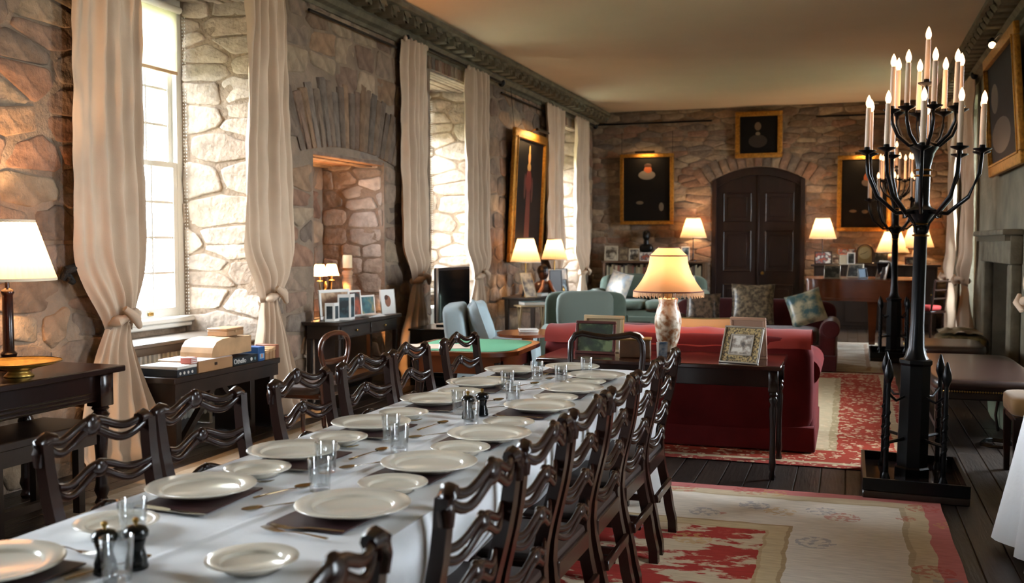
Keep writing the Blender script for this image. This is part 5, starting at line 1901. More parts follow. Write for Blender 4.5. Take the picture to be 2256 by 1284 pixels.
def on_wall_shelf(label, px0, px1, py0, py1, Y, Z, fm, pm, rz=-PI / 2, tilt=.15, fw=.02, mount=0):
    a, b = at(px0, py1, Y=Y), at(px1, py1, Y=Y)
    top = at((px0 + px1) / 2, py0, Y=Y)
    return photo_frame(label, ((a.x + b.x) / 2, Y, Z), rz, abs(b.x - a.x), max(.1, top.z - Z), fm, pm, tilt, fw, mount)
on_wall_shelf('pale-framed photo of a woman, leftmost on the bookcase', 1331, 1361, 541, 574, 18.62, BZT, mat('cream_frame', '#b5aa94', .5), pic_mat('photo_lady', '#3a3128', '#c2b8a4', 8), fw=.025)
on_wall_shelf('brown-framed sepia photo, second from left on the bookcase', 1363, 1384, 544, 575, 18.62, BZT, mat('brown_frame', '#5c4c3a', .5), pic_mat('sepia_photo', '#4c3f30', '#8c7a60', 12))
on_wall_shelf('small cream-framed photo left of the black bust', 1385, 1408, 547, 576, 18.62, BZT, MATS['cream_frame'], ph_bw)
on_wall_shelf('colourful card of figures below the black bust', 1409, 1435, 556, 578, 18.55, BZT, white_m, ph_multi, fw=.012)
on_wall_shelf('white-framed photo behind the fringed lamp shade on bookcase', 1442, 1460, 548, 576, 18.62, BZT, white_m, ph_bw)
on_wall_shelf('white-mounted photo right of the fringed lamp on bookcase', 1500, 1519, 543, 576, 18.62, BZT, white_m, ph_blue)
q = at(1424, 555, Y=18.72)
t = thing('bronze_bust', 'black bronze portrait bust standing on the bookcase', 'bust', (q.x, 18.72, BZT), -PI / 2)
br = mat('black_bronze', '#0e0f10', .35, .5)
MB().lathe([(.07, 0), (.07, .12), (.055, .13), (.05, .16)], 16).build('plinth', br, t)
sb = MB()
sb.soft(0, 0, .24, .17, .26, .17, e=2.6, n=20, m=10).tube([(0, 0, .30), (.01, 0, .40)], [.055, .045], 12)
sb.ball((.01, 0, .47), .085, .068, .10).ball((.085, 0, .46), .02, .014, .02).ball((-.01, 0, .50), .088, .075, .085)
sb.build('head', br, t)
table_lamp('cream lamp on a dark stem left of the arched door', (-2.745, 18.62, BZT), .243, .125, at(1527, 523, Y=18.62).z - BZT, at(1527, 481, Y=18.62).z - BZT, 'stick', 24, m=wood_m)
# ================================================================== PIANO END
t = thing('grand_piano', 'polished walnut grand piano with curved side at the far right', 'piano', (0, 0, 0))
out = []
bent = [(-.58, 14.95), (-.56, 14.62), (-.48, 14.50), (-.35, 14.46), (-.15, 14.50), (.1, 14.42), (.35, 14.34), (.6, 14.30), (.8, 14.32), (.92, 14.40), (.96, 14.55)]
def spline(pts, n=6):
    o = []
    for i in range(len(pts) - 1):
        p0, p1, p2, p3 = pts[max(i - 1, 0)], pts[i], pts[i + 1], pts[min(i + 2, len(pts) - 1)]
        for k in range(n):
            t_ = k / n
            o.append(tuple(.5 * (2 * p1[j] + (p2[j] - p0[j]) * t_ + (2 * p0[j] - 5 * p1[j] + 4 * p2[j] - p3[j]) * t_ ** 2 + (3 * p1[j] - p0[j] - 3 * p2[j] + p3[j]) * t_ ** 3) for j in (0, 1)))
    o.append(pts[-1])
    return o
curve = spline(bent)
poly = curve + [(.96, 15.75), (-.58, 15.75)]
MB().prism(poly, .70, .975).build('case', honey_m, t, angle=35)
cx_ = .2
cy_ = 15.1
lid = [(cx_ + (x - cx_) * 1.015, cy_ + (y - cy_) * 1.015) for x, y in poly]
MB().prism(lid, .978, 1.0).build('lid', honey_m, t, angle=35)
MB().tube([(x, y - .006, .735) for x, y in curve], .008, 6).build('lower_moulding', honey_m, t)
MB().box(-.5, .9, 15.75, 16.0, .68, .82, c=.01).build('key_slip', honey_m, t)
for x, y in ((-.40, 15.2), (.32, 14.75), (.80, 15.5)):
    MB().tube([(x, y, .70), (x, y, .62), (x, y, .08)], [.075, .062, .04], 4, square=True).build('leg', honey_m, t, angle=30)
    MB().ball((x, y, .035), .03, .035, .035).build('castor', brass_m, t)
PZ = 1.0
def frame_on(label, px, py, z, rz, w, h, fm, pm, tilt=.25, fw=.015, mount=0):
    p = at(px, py, Z=z)
    return photo_frame(label, (p.x, p.y, z), rz, w, h, fm, pm, tilt, fw, mount)
frame_on('silver-framed grey photo, leftmost on the piano lid', 1833, 613.5, PZ, -PI / 2 - .1, .22, .19, silverframe_m, ph_dark)
frame_on('pale-framed photo angled left, middle of the piano lid', 1882, 611, PZ, -PI / 2 - .5, .24, .20, MATS['cream_frame'], ph_dark)
frame_on('small blue-black frame beside the middle piano photo', 1902, 613, PZ, -PI / 2 + .7, .16, .15, MATS['thin_black_frame'], mat('blue_back', '#3a5870', .6))
frame_on('cream frame turned sideways by the candelabrum on the piano', 1940, 614, PZ, -PI / 2 - 1.0, .24, .26, MATS['cream_frame'], ph_warm)
frame_on('black frame seen from behind on the piano, by the candelabrum', 1952, 614, PZ, PI / 2 - .6, .22, .24, MATS['thin_black_frame'], black_m)

SZ = 1.125
t = thing('sideboard', 'dark sideboard crowded with frames and lamps on the far wall', 'sideboard', (.42, 18.45, 0))
MB().box(-1.05, 1.05, -.26, .28, SZ - .035, SZ, c=.006).build('top', wood2_m, t)
MB().box(-1.0, 1.0, -.22, .26, .06, SZ - .035, c=.006).build('carcase', wood2_m, t)
for k in range(4):
    a = -.98 + k * .49
    d_ = MB().box(a + .01, a + .48, -.232, -.22, .12, SZ - .06, c=.004).build('door', wood2_m, t)
    MB().ball((a + .42, -.245, .62), .014).build('knob', brass_m, d_)
MB().box(-.98, .98, -.2, .24, 0, .06).build('plinth', wood2_m, t, smooth=False)
SY = 18.32
table_lamp('cream pleated lamp on dark stem, right of the arched door', (-.445, 18.42, SZ), .228, .118, at(1812, 525, Y=18.42).z - SZ, at(1812, 481, Y=18.42).z - SZ, 'stick', 24, m=wood_m)
table_lamp('cream bell lamp with pale vase base behind the far candelabrum', (.71, 18.45, SZ), .27, .13, at(1967, 556, Y=18.45).z - SZ, at(1967, 510, Y=18.45).z - SZ, 'vase', 26)
table_lamp('cream lamp half hidden by the near candelabrum, far right corner', (1.12, 18.5, SZ), .26, .14, at(2022, 545, Y=18.5).z - SZ, at(2022, 498, Y=18.5).z - SZ, 'vase', 22)
on_wall_shelf('dark-framed group photo, leftmost on the sideboard', 1794, 1833, 553, 582, 18.30, SZ, darkframe_m, ph_multi)
on_wall_shelf('small brown-framed photo next to the group photo', 1832, 1850, 560, 582, 18.28, SZ, MATS['brown_frame'], ph_warm)
on_wall_shelf('cream card photo in the middle of the sideboard frames', 1849, 1867, 561, 584, 18.26, SZ, MATS['cream_frame'], mat('cream_print', '#b8a88c', .6))
on_wall_shelf('white-framed dark photo left of the arched clock', 1866, 1884, 556, 582, 18.28, SZ, white_m, ph_dark)
on_wall_shelf('wide brown-framed picture at the back of the sideboard', 1844, 1886, 546, 578, 18.50, SZ, mat('amber_frame', '#7a4a22', .4), ph_multi)
on_wall_shelf('dark-framed photo right of the arched clock', 1925, 1956, 556, 584, 18.30, SZ, darkframe_m, ph_dark)
on_wall_shelf('red-brown framed wedding photo at the right of the sideboard', 1993, 2018, 565, 590, 18.30, SZ, mat('redwood_frame2', '#5a2a1c', .4), ph_bw)
q = at(1905, 580, Y=18.40)
t = thing('bracket_clock', 'arched wooden mantel clock with pale dial on the sideboard', 'clock', (q.x, 18.40, SZ), -PI / 2)
hc = at(1905, 538, Y=18.4).z - SZ
def arch_poly(w, h, n=14):
    return [(-w, 0), (w, 0)] + [(w * math.cos(PI * k / n), h - w + w * math.sin(PI * k / n)) for k in range(n + 1)]
MX = Matrix(((0, 0, 1, 0), (1, 0, 0, 0), (0, 1, 0, 0), (0, 0, 0, 1)))
MB().prism(arch_poly(.145, hc), -.07, .07, MX).build('case', mat('clock_wood', '#3a1e12', .3), t, angle=35)
MB().lathe([(0, .0), (.105, 0), (.105, .004), (0, .004)], 32, T(.0705, 0, hc - .150) @ R('Y', PI / 2)).build('dial', mat('clock_dial', '#a89468', .5), t)
MB().prism(arch_poly(.115, hc - .035), .070, .0715, MX @ T(0, .02, 0)).build('door_panel', mat('dial_plate', '#8c7446', .4, .4), t, angle=35)
for L, a in ((.05, .9), (.08, -1.9)):
    MB().tube([(.076, 0, hc - .15), (.076, L * math.sin(a), hc - .15 + L * math.cos(a))], .003, 4).build('hand', black_m, t)
MB().box(-.085, .085, -.165, .165, 0, .03, c=.006).build('plinth', MATS['clock_wood'], t)

# ================================================================== PAINTINGS
canvas_m = mat('dark_canvas', '#0c0907', .6, spec=.15, var=.3, vscale=4)
def painting(name, label, loc, rot, w, h, fw, fm, parts, tilt=.06, wires=None):
    """local +x towards the room, y across, z up; loc = bottom centre"""
    t = thing(name, label, 'painting', loc, 0)
    t.rotation_euler = (0, 0, rot)
    M = R('Y', tilt) @ T(.02, 0, 0)
    f = MB()
    d = .05
    for a, b, c, e in ((-w / 2, w / 2, 0, fw), (-w / 2, w / 2, h - fw, h), (-w / 2, -w / 2 + fw, fw, h - fw), (w / 2 - fw, w / 2, fw, h - fw)):
        f.box(-.01, d, a, b, c, e, M, c=.014)
    f.build('frame', fm, t)
    g = MB()
    k = fw * .82
    for a, b, c, e in ((-w / 2 + k, w / 2 - k, k, fw), (-w / 2 + k, w / 2 - k, h - fw, h - k), (-w / 2 + k, -w / 2 + fw, fw, h - fw), (w / 2 - fw, w / 2 - k, fw, h - fw)):
        g.box(d - .004, d + .012, a, b, c, e, M, c=.004)
    g.build('frame_bead', fm, t)
    MB().box(0, .015, -w / 2 + fw, w / 2 - fw, fw, h - fw, M).build('canvas', canvas_m, t, smooth=False)
    for nm, kind, yy, zz_, ry, rz_, col in parts:
        m = mat('paint_' + col.strip('#'), col, .45)
        b = MB()
        if kind == 'o':
            b.ball((.015, yy * w, zz_ * h), .0025, ry * w, rz_ * h, seg=18, rings=10, M=M)
        elif kind == 'r':
            pts = [(.016, yy * w + ry * w * math.cos(a), zz_ * h + rz_ * h * math.sin(a)) for a in [PI * (1.0 + k / 14) + 0 for k in range(15)]]
            b.tube(pts, .028 * w + .006, 8, M, flat=(.12, 1), ref=(1, 0, 0)) if False else b.tube(pts, [.02 + .012 * math.sin(PI * k / 14) for k in range(15)], 6, M, flat=(1, .12), ref=(1, 0, 0))
        elif kind == 'p':
            MBp = [(yy * w + a * ry * w, zz_ * h + c * rz_ * h) for a, c in ((-.5, 1), (.5, 1), (.62, .4), (.9, -1), (-.9, -1), (-.62, .4))]
            b.prism(MBp, .0150, .0165, M @ MX)
        b.build(nm, m, t, angle=60)
    if wires:
        for s in (-1, 1):
            MB().tube([M @ Vector((0, s * w * .47, h)), (.06, s * w * .47, h + wires)], .004, 5).build('hanging_wire', iron_m, t)
    return t
def picture_light(t, w, h, y=0, power=4, tilt=.06):
    M = R('Y', tilt)
    MB().tube([M @ Vector((.02, y, h)), M @ Vector((.10, y, h + .05)), M @ Vector((.22, y, h + .03))], .008, 8).build('light_arm', brass_m, t)
    MB().tube([M @ Vector((.22, y - w * .18, h + .02)), M @ Vector((.22, y + w * .18, h + .02))], .022, 10).build('light_hood', mat('bronze_hood', '#3a2a1a', .4, .6), t)
    l = bpy.data.lights.new('picture_lamp', 'AREA')
    l.shape = 'RECTANGLE'
    l.size = .03
    l.size_y = w * .3
    l.energy = power * LAMP
    l.color = (1, .62, .28)
    o = bpy.data.objects.new('picture_lamp', l)
    COL.objects.link(o)
    o.parent = t
    o.location = M @ Vector((.215, y, h - .01))
    o.rotation_euler = (0, -.75 + PI * 0, 0)
    o.rotation_euler = (0, .6, 0)
a, b = at(1108, 580, X=XL + .04), at(1183, 500, X=XL + .04)
pt = painting('portrait_painting', 'tall gilt-framed painting of a standing red-robed figure on window wall', (XL + .035, (13.64 + 15.25) / 2, 1.22), 0, 1.60, 1.95, .13, gilt_m,
     [('robe', 'p', .0, .36, .10, .28, '#4a140e'), ('bodice', 'o', .0, .62, .085, .10, '#5a1a10'), ('ruff', 'o', .0, .73, .055, .035, '#a87f48'), ('face', 'o', .0, .80, .036, .05, '#c08a52'), ('headdress', 'o', .0, .86, .022, .04, '#b08a50'), ('sleeve', 'o', -.11, .58, .03, .10, '#3c120c'), ('sleeve', 'o', .11, .56, .03, .10, '#3c120c')], .05, .6)
picture_light(pt, 1.6, 1.95, 0, 7, .05)
def far_frame(label, x0, y0, x1, y1, fw, fm, parts, tilt=.06, wires=None, name='portrait_painting'):
    a, b = at(x0, y1, Y=YF - .05), at(x1, y1, Y=YF - .05)
    c = at((x0 + x1) / 2, y0, Y=YF - .05)
    return painting(name, label, ((a.x + b.x) / 2, YF - .045, a.z), -PI / 2, b.x - a.x, c.z - a.z, fw, fm, parts, tilt, wires), b.x - a.x, c.z - a.z
t, w_, h_ = far_frame('gilt-framed portrait of a man in a white ruff, left of the door', 1367, 339, 1485, 495, .07, gilt_m,
     [('ruff', 'o', .0, .70, .16, .065, '#6e6458'), ('face', 'o', .02, .76, .075, .075, '#a0522c'), ('hair', 'o', .02, .83, .07, .03, '#3a1e12'), ('hand', 'o', -.13, .31, .07, .025, '#5a4c3a'), ('cuff', 'o', .27, .25, .045, .06, '#5a5040')], .03, .42)
picture_light(t, w_, h_, 0, 2.5, .03)
far_frame('dark gilt-framed portrait hanging above the arched door', 1620, 246, 1724, 349, .085, gilt_m,
     [('face', 'o', -.02, .68, .07, .09, '#5c4630'), ('shoulders', 'o', -.02, .36, .20, .14, '#241a14'), ('collar', 'o', -.02, .52, .05, .04, '#6a5c48')], .05)
t, w_, h_ = far_frame('gilt-framed dark portrait behind the candelabra, right of the door', 1843, 342, 1962, 510, .075, gilt_m,
     [('face', 'o', .06, .70, .07, .07, '#8c4a28'), ('ruff', 'o', .06, .64, .11, .05, '#5a4c40'), ('hand', 'o', -.2, .27, .07, .02, '#54442f'), ('hand', 'o', .02, .26, .06, .025, '#54442f')], .03, .35)
picture_light(t, w_, h_, 0, 2.5, .03)
p0, p1 = at(2190, 391, X=XR - .05), at(2200, 128, X=XR - .05)
painting('landscape_painting', 'large dark painting in heavy gilt frame on the right-hand wall', (XR - .04, p0.y - 1.15, p0.z), PI, 2.3, p1.z - p0.z, .13, gilt_m,
     [('brown_ground', 'o', -.1, .3, .3, .14, '#3a2a18'), ('pale_glow', 'o', -.25, .62, .12, .12, '#4a3a24')], .07)
t = thing('picture_spotlight', 'small lit spotlight on an arm above the right-hand painting', 'spotlight', (1.45, 12.17, 3.70))
MB().tube([(0, 0, 0), (.06, -.12, .06), (.19, -.45, .08)], .009, 8).build('arm', iron_m, t)
MB().lathe([(.02, .05), (.04, .03), (.045, -.03), (.05, -.05)], 16, R('X', .8)).build('housing', iron_m, t)
MB().ball((0, -.035, -.035), .036).build('light_bulb', mat('spot_glow', '#ffd9a0', .4, emis=(1, .65, .32), estr=4), t)

q = at(1920, 209, Y=18.7)
t = thing('wall_spotlight', 'small white spotlight high on the far wall under the ceiling', 'spotlight', (q.x, 18.72, min(q.z, 3.93)))
MB().lathe([(.0, .06), (.035, .055), (.045, 0), (.055, -.06), (.05, -.065), (0, -.03)], 18, R('Y', .7)).build('housing', white_m, t)
MB().tube([(0, 0, .02), (.12, .12, .03)], .012, 8).build('arm', white_m, t)
# ================================================================== CANDELABRA
cnd_m = mat('candle_tube', '#d9bfa6', .5)
bulbg_m = mat('candle_bulb', '#ffd0a0', .2, emis=(1, .55, .28), estr=1.6)
def candelabrum(label, loc, tilt):
    t = thing('candelabrum', label, 'candelabrum', loc)
    t.rotation_euler = (0, tilt, 0)
    b = MB()
    b.box(-.29, .29, -.42, .42, 0, .05, c=.008).box(-.275, .275, -.40, .40, .05, .065, c=.004)
    b.build('base', wood2_m, t)
    r_ = MB()
    for a in ((-.29, -.27, -.42, .42), (.27, .29, -.42, .42), (-.27, .27, -.42, -.40), (-.27, .27, .40, .42)):
        r_.box(*a, .05, .12)
    r_.build('tray_rim', iron_m, t, smooth=False)
    MB().box(-.265, .265, -.395, .395, .066, .07).build('tray', mat('polished_tray', '#1a1210', .08, .4), t, smooth=False)
    MB().lathe([(.105, .065), (.105, .12), (.095, .13), (.09, .75), (.1, .765), (.1, .785), (.08, .79)], 8, a0=PI / 8).build('pedestal', iron_m, t, angle=25)
    MB().lathe([(.075, .785), (.06, .81), (.045, .86), (.038, 1.0), (.036, 1.56), (.042, 1.565), (.042, 1.60), (.036, 1.605)], 16, flute=.05, nfl=8).build('column', iron_m, t, angle=60)
    for z, r in ((1.54, .046), (1.61, .046), (1.90, .048), (1.935, .05)):
        MB().lathe([(r, z), (r + .006, z + .006), (r, z + .012)], 20).build('gilt_ring', brass_m, t)
    MB().lathe([(.036, 1.60), (.05, 1.64), (.085, 1.69), (.09, 1.70), (.05, 1.72), (.042, 1.75), (.042, 1.96), (.06, 2.04), (.085, 2.08), (.05, 2.1), (.02, 2.12), (.011, 2.14), (.011, 2.455)], 16).build('upper_stem', iron_m, t, angle=60)
    for k in range(4):
        a = PI / 4 + k * PI / 2
        ca, sa = math.cos(a), math.sin(a)
        MB().tube([(.04 * ca, .04 * sa, 1.56), (.06 * ca, .06 * sa, 1.62), (.12 * ca, .12 * sa, 1.685), (.145 * ca, .145 * sa, 1.68), (.14 * ca, .14 * sa, 1.655), (.12 * ca, .12 * sa, 1.66)], .007, 6).build('scroll', iron_m, t)
        x, y = .16 * (1 if ca > 0 else -1), .22 * (1 if sa > 0 else -1)
        p = MB()
        p.tube([(x, y, .066), (x, y, .70)], [.016, .013], 8)
        n = 26
        p.tube([(x + .012 * math.cos(i * 1.05), y + .012 * math.sin(i * 1.05), .22 + i * .011) for i in range(n)], .009, 6)
        p.lathe([(.014, .66), (.028, .70), (.026, .73), (.006, .80), (0, .805)], 10, cx=x, cy=y)
        p.lathe([(.03, .066), (.03, .08), (.016, .12)], 10, cx=x, cy=y)
        p.build('guard_post', iron_m, t, angle=60)
        MB().tube([(x, y, .30), (.08 * ca, .08 * sa, .30)], .011, 6).build('brace', iron_m, t)
        MB().tube([(x, y, .60), (lerp(x, .09 * ca, .5), lerp(y, .09 * sa, .5), .545), (.09 * ca, .09 * sa, .56)], .008, 6).build('swag', iron_m, t)
    def cand(r, a, z0, za):
        ca, sa = math.cos(a), math.sin(a)
        zc = z0
        if r > 0:
            br_ = MB().tube([(.045 * ca, .045 * sa, za), (r * .45 * ca, r * .45 * sa, za - .01), (r * .80 * ca, r * .80 * sa, za + .09 if r > .25 else za + .05), (r * .97 * ca, r * .97 * sa, lerp(za, zc, .62)), (r * ca, r * sa, zc)], .0115, 8)
            br_.build('branch', iron_m, t, angle=180)
        pan = MB().lathe([(.008, zc - .02), (.02, zc - .012), (.05, zc + .002), (.052, zc + .008), (.02, zc + .004), (.016, zc + .03), (.0, zc + .03)], 16, cx=r * ca, cy=r * sa).build('drip_pan', iron_m, t, angle=50)
        MB().lathe([(.0165, zc + .02), (.0145, zc + .265), (0, zc + .265)], 12, cx=r * ca, cy=r * sa).build('candle', cnd_m, pan, angle=40)
        MB().lathe([(.009, zc + .262), (.017, zc + .285), (.0175, zc + .30), (.011, zc + .325), (.003, zc + .342), (0, zc + .345)], 12, cx=r * ca, cy=r * sa).build('flame_bulb', bulbg_m, pan, angle=180)
    for k in range(10):
        cand(.335, 2 * PI * (k + .35) / 10, 2.05, 1.69)
    for k in range(8):
        cand(.195, 2 * PI * (k + .2) / 8, 2.30, 2.10)
    cand(0, 0, 2.46, 2.4)
    l = bulb(t, 2.4, 9, (1, .55, .28), .25, 'candle_glow')
    return t
candelabrum('tall black iron candelabrum with lit candles, nearest the rugs', (.385, 6.56, 0), .018)
candelabrum('farther black iron candelabrum with lit candles before the piano', (.56, 13.75, 0), .0)

# ================================================================== RUGS
def rug(label, x0, x1, y0, y1, bands, field, rz=0, motif=None, z=.007, seed=1.0, wave=.0):
    """bands: [(distance from edge, colour)...]; field: (c1, c2, scale, threshold)"""
    hx, hy = (x1 - x0) / 2, (y1 - y0) / 2
    mb = MB()
    def fn(u, v):
        x, y = lerp(-hx, hx, u), lerp(-hy, hy, v)
        e = .012 * noise.noise((y * 2, seed, 1)) * (abs(u - .5) * 2) ** 6
        e2 = .012 * noise.noise((x * 2, seed, 7)) * (abs(v - .5) * 2) ** 6
        return (x + e, y + e2, z + .002 * noise.noise((x * 2, y * 2, seed)))
    mb.grid(fn, 40, 60)
    mb.box(-hx + .01, hx - .01, -hy + .01, hy - .01, .001, z - .003)
    m = bpy.data.materials.new('woven_rug')
    m.use_nodes = True
    nt = m.node_tree
    N, L = nt.nodes, nt.links
    b = N['Principled BSDF']
    b.inputs['Roughness'].default_value = .95
    b.inputs['Specular IOR Level'].default_value = .1
    tc = N.new('ShaderNodeTexCoord')
    sp = N.new('ShaderNodeSeparateXYZ')
    L.new(tc.outputs['Object'], sp.inputs[0])
    def math_(op, a, bb=None):
        n = N.new('ShaderNodeMath')
        n.operation = op
        for i, q in enumerate((a, bb)):
            if q is None:
                continue
            if isinstance(q, (int, float)):
                n.inputs[i].default_value = q
            else:
                L.new(q, n.inputs[i])
        return n.outputs[0]
    nz = N.new('ShaderNodeTexNoise')
    nz.inputs['Scale'].default_value = 5
    L.new(tc.outputs['Object'], nz.inputs[0])
    wob = math_('MULTIPLY', math_('SUBTRACT', nz.outputs[0], .5), .06)
    ax = math_('SUBTRACT', hx, math_('ABSOLUTE', sp.outputs[0]))
    ay = math_('SUBTRACT', hy, math_('ABSOLUTE', sp.outputs[1]))
    d = math_('ADD', math_('MINIMUM', ax, ay), wob)
    # border ramp
    cr = N.new('ShaderNodeValToRGB')
    cr.color_ramp.interpolation = 'CONSTANT'
    dm = bands[-1][0] + .0001
    els = cr.color_ramp.elements
    els[0].position = 0
    els[0].color = (*lin(bands[0][1]), 1)
    els.remove(els[1])
    prev = bands[0][0]
    for dist, c in bands[1:]:
        e = els.new(min(1, prev / dm))
        e.color = (*lin(c), 1)
        prev = dist
    L.new(math_('DIVIDE', d, dm), cr.inputs[0])
    # field
    mp = N.new('ShaderNodeMapping')
    mp.inputs['Scale'].default_value = (1, 2.2, 1)
    L.new(tc.outputs['Object'], mp.inputs[0])
    fz = N.new('ShaderNodeTexNoise')
    fz.inputs['Scale'].default_value = field[2]
    fz.inputs['Detail'].default_value = 8
    fz.inputs['Roughness'].default_value = .65
    L.new(mp.outputs[0], fz.inputs[0])
    fr_ = N.new('ShaderNodeValToRGB')
    fr_.color_ramp.interpolation = 'LINEAR'
    e = fr_.color_ramp.elements
    e[0].position, e[1].position = field[3] - .012, field[3] + .012
    e[0].color, e[1].color = (*lin(field[0]), 1), (*lin(field[1]), 1)
    if len(field) > 4:
        q = e.new(field[3] + .09)
        q.color = (*lin(field[1]), 1)
        q = e.new(field[3] + .105)
        q.color = (*lin(field[4]), 1)
    L.new(fz.outputs[0], fr_.inputs[0])
    mx = N.new('ShaderNodeMix')
    mx.data_type = 'RGBA'
    L.new(math_('GREATER_THAN', d, bands[-1][0]), mx.inputs[0])
    L.new(cr.outputs[0], mx.inputs[6])
    L.new(fr_.outputs[0], mx.inputs[7])
    col = mx.outputs[2]
    if motif:
        v = N.new('ShaderNodeTexVoronoi')
        v.inputs['Scale'].default_value = motif[0]
        L.new(tc.outputs['Object'], v.inputs[0])
        n3 = N.new('ShaderNodeTexNoise')
        n3.inputs['Scale'].default_value = 30
        n3.inputs['Detail'].default_value = 2
        L.new(tc.outputs['Object'], n3.inputs[0])
        msk = math_('MULTIPLY', math_('LESS_THAN', v.outputs['Distance'], motif[1]), math_('GREATER_THAN', n3.outputs[0], .5))
        mm = N.new('ShaderNodeMix')
        mm.data_type = 'RGBA'
        mr = N.new('ShaderNodeValToRGB')
        mr.color_ramp.interpolation = 'CONSTANT'
        e = mr.color_ramp.elements
        e[0].color = (*lin(motif[2]), 1)
        e[1].position = .45
        e[1].color = (*lin(motif[3]), 1)
        q = e.new(.72)
        q.color = (*lin(motif[4]), 1)
        sx = N.new('ShaderNodeSeparateColor')
        L.new(v.outputs['Color'], sx.inputs[0])
        L.new(sx.outputs[0], mr.inputs[0])
        L.new(math_('MULTIPLY', msk, motif[5] if len(motif) > 5 else .55), mm.inputs[0])
        L.new(col, mm.inputs[6])
        L.new(mr.outputs[0], mm.inputs[7])
        col = mm.outputs[2]
    # weave
    wv = N.new('ShaderNodeTexNoise')
    wv.inputs['Scale'].default_value = 9
    wv.inputs['Detail'].default_value = 6
    mp2 = N.new('ShaderNodeMapping')
    mp2.inputs['Scale'].default_value = (1, 6, 1)
    L.new(tc.outputs['Object'], mp2.inputs[0])
    L.new(mp2.outputs[0], wv.inputs[0])
    mr2 = N.new('ShaderNodeMapRange')
    mr2.inputs[1].default_value, mr2.inputs[2].default_value, mr2.inputs[3].default_value, mr2.inputs[4].default_value = .3, .7, .86, 1.1
    L.new(wv.outputs[0], mr2.inputs[0])
    mu = N.new('ShaderNodeMix')
    mu.data_type = 'RGBA'
    mu.blend_type = 'MULTIPLY'
    mu.inputs[0].default_value = 1
    L.new(col, mu.inputs[6])
    L.new(mr2.outputs[0], mu.inputs[7])
    L.new(mu.outputs[2], b.inputs['Base Color'])
    o = mb.build('rug', m, loc=((x0 + x1) / 2, (y0 + y1) / 2, 0), angle=60)
    o.rotation_euler.z = rz
    return tag(o, label, 'rug')
rug('large faded red and cream rug with pink border under the dining chairs', -2.45, .52, .2, 6.17,
    [(.10, '#b06a66'), (.20, '#b8a488'), (.23, '#a8957a'), (.78, '#c9bcae'), (.80, '#a08868'), (.89, '#b8a280'), (.91, '#ac9270')], ('#9c352e', '#bfa98e', 2.1, .515), motif=(3.2, .32, '#a8483c', '#7c7c88', '#b8925c'), seed=2.0)
rug('red, cream and teal patterned rug under the sofas', -3.0, .50, 6.9, 12.1,
    [(.10, '#8c3a32'), (.16, '#a89478'), (.56, '#903829'), (.62, '#9c8a6a'), (.86, '#b3a183'), (.92, '#a4584a')], ('#3f6f70', '#b59c7c', 2.4, .47, '#a4503f'), motif=(15, .46, '#c0a888', '#bda587', '#c6b496', .85), seed=5.0)
rug('pale cream rug beside the far candelabrum near the piano', -1.2, .42, 12.15, 15.75, [(.05, '#a89a84'), (.15, '#bcb2a2'), (.2, '#a8907c')], ('#b3a493', '#c4bbad', 3, .5), seed=8.0)
rug('pale beige rug between the dining chairs and the window bench', -4.2, -2.62, 4.3, 7.55, [(.08, '#9a8a76'), (.2, '#b8ab98'), (.26, '#a08c74')], ('#a89680', '#beb3a2', 4, .5), seed=11.0)

# ================================================================== RIGHT SIDE
leather_m = mat('brown_leather', '#22110d', .33, var=.3, vscale=7, coat=.15)
t = thing('leather_bench', 'brown leather-topped bench with studded edge by the near candelabrum', 'bench', (.99, 8.95, 0))
MB().soft(0, 0, .445, .76, 1.95, .10, e=9, n=36, m=10).build('seat', leather_m, t, angle=180)
MB().box(-.36, .36, -.95, .95, .34, .40, c=.008).build('frame', wood2_m, t)
for x in (-.33, .33):
    for y in (-.9, .9):
        MB().tube([(x, y, 0), (x, y, .34)], .03, 4, square=True, ref=(0, 1, 0)).build('leg', wood2_m, t)
    MB().box(x - .015, x + .015, -.88, .88, .08, .12).build('stretcher', wood2_m, t, smooth=False)
st = MB().ball((0, 0, 0), .007, seg=6, rings=4).mesh('stud')
st.materials.append(brass_m)
for k in range(40):
    inst(st, 'stud', t, (-.34 + k * .0174, -.975, .405))
t = thing('leather_stool', 'smaller leather stool behind the leather bench', 'stool', (.98, 11.0, 0))
MB().soft(0, 0, .44, .62, .95, .11, e=7, n=30, m=10).build('seat', leather_m, t, angle=180)
MB().box(-.27, .27, -.43, .43, .33, .40, c=.008).build('frame', wood2_m, t)
for x in (-.25, .25):
    for y in (-.4, .4):
        MB().tube([(x, y, 0), (x, y, .33)], .026, 4, square=True, ref=(0, 1, 0)).build('leg', wood2_m, t)
t = thing('tapestry_pouf', 'tapestry-covered low seat with a crumpled cloth, in front of the fireplace', 'pouf', (1.22, 12.35, 0))
MB().soft(0, 0, .30, .55, .72, .34, e=5, n=30, m=12, wob=.03).build('cushion', pic_mat('brown_tapestry', '#2e2618', '#7a6a48', 18), t, angle=180)
MB().box(-.22, .22, -.3, .3, 0, .14, c=.01).build('plinth', wood2_m, t)
t = tag(MB().grid(lambda u, v: (lerp(-.22, .22, u), lerp(-.28, .28, v), .03 + .05 * abs(noise.noise((u * 3, v * 3, 4))) + .05 * math.sin(PI * u) * math.sin(PI * v)), 24, 24).build('crumpled_cloth', mat('beige_cloth', '#8c7c60', .9), loc=(1.2, 12.35, .455)), 'crumpled beige cloth on top of the tapestry seat', 'cloth')
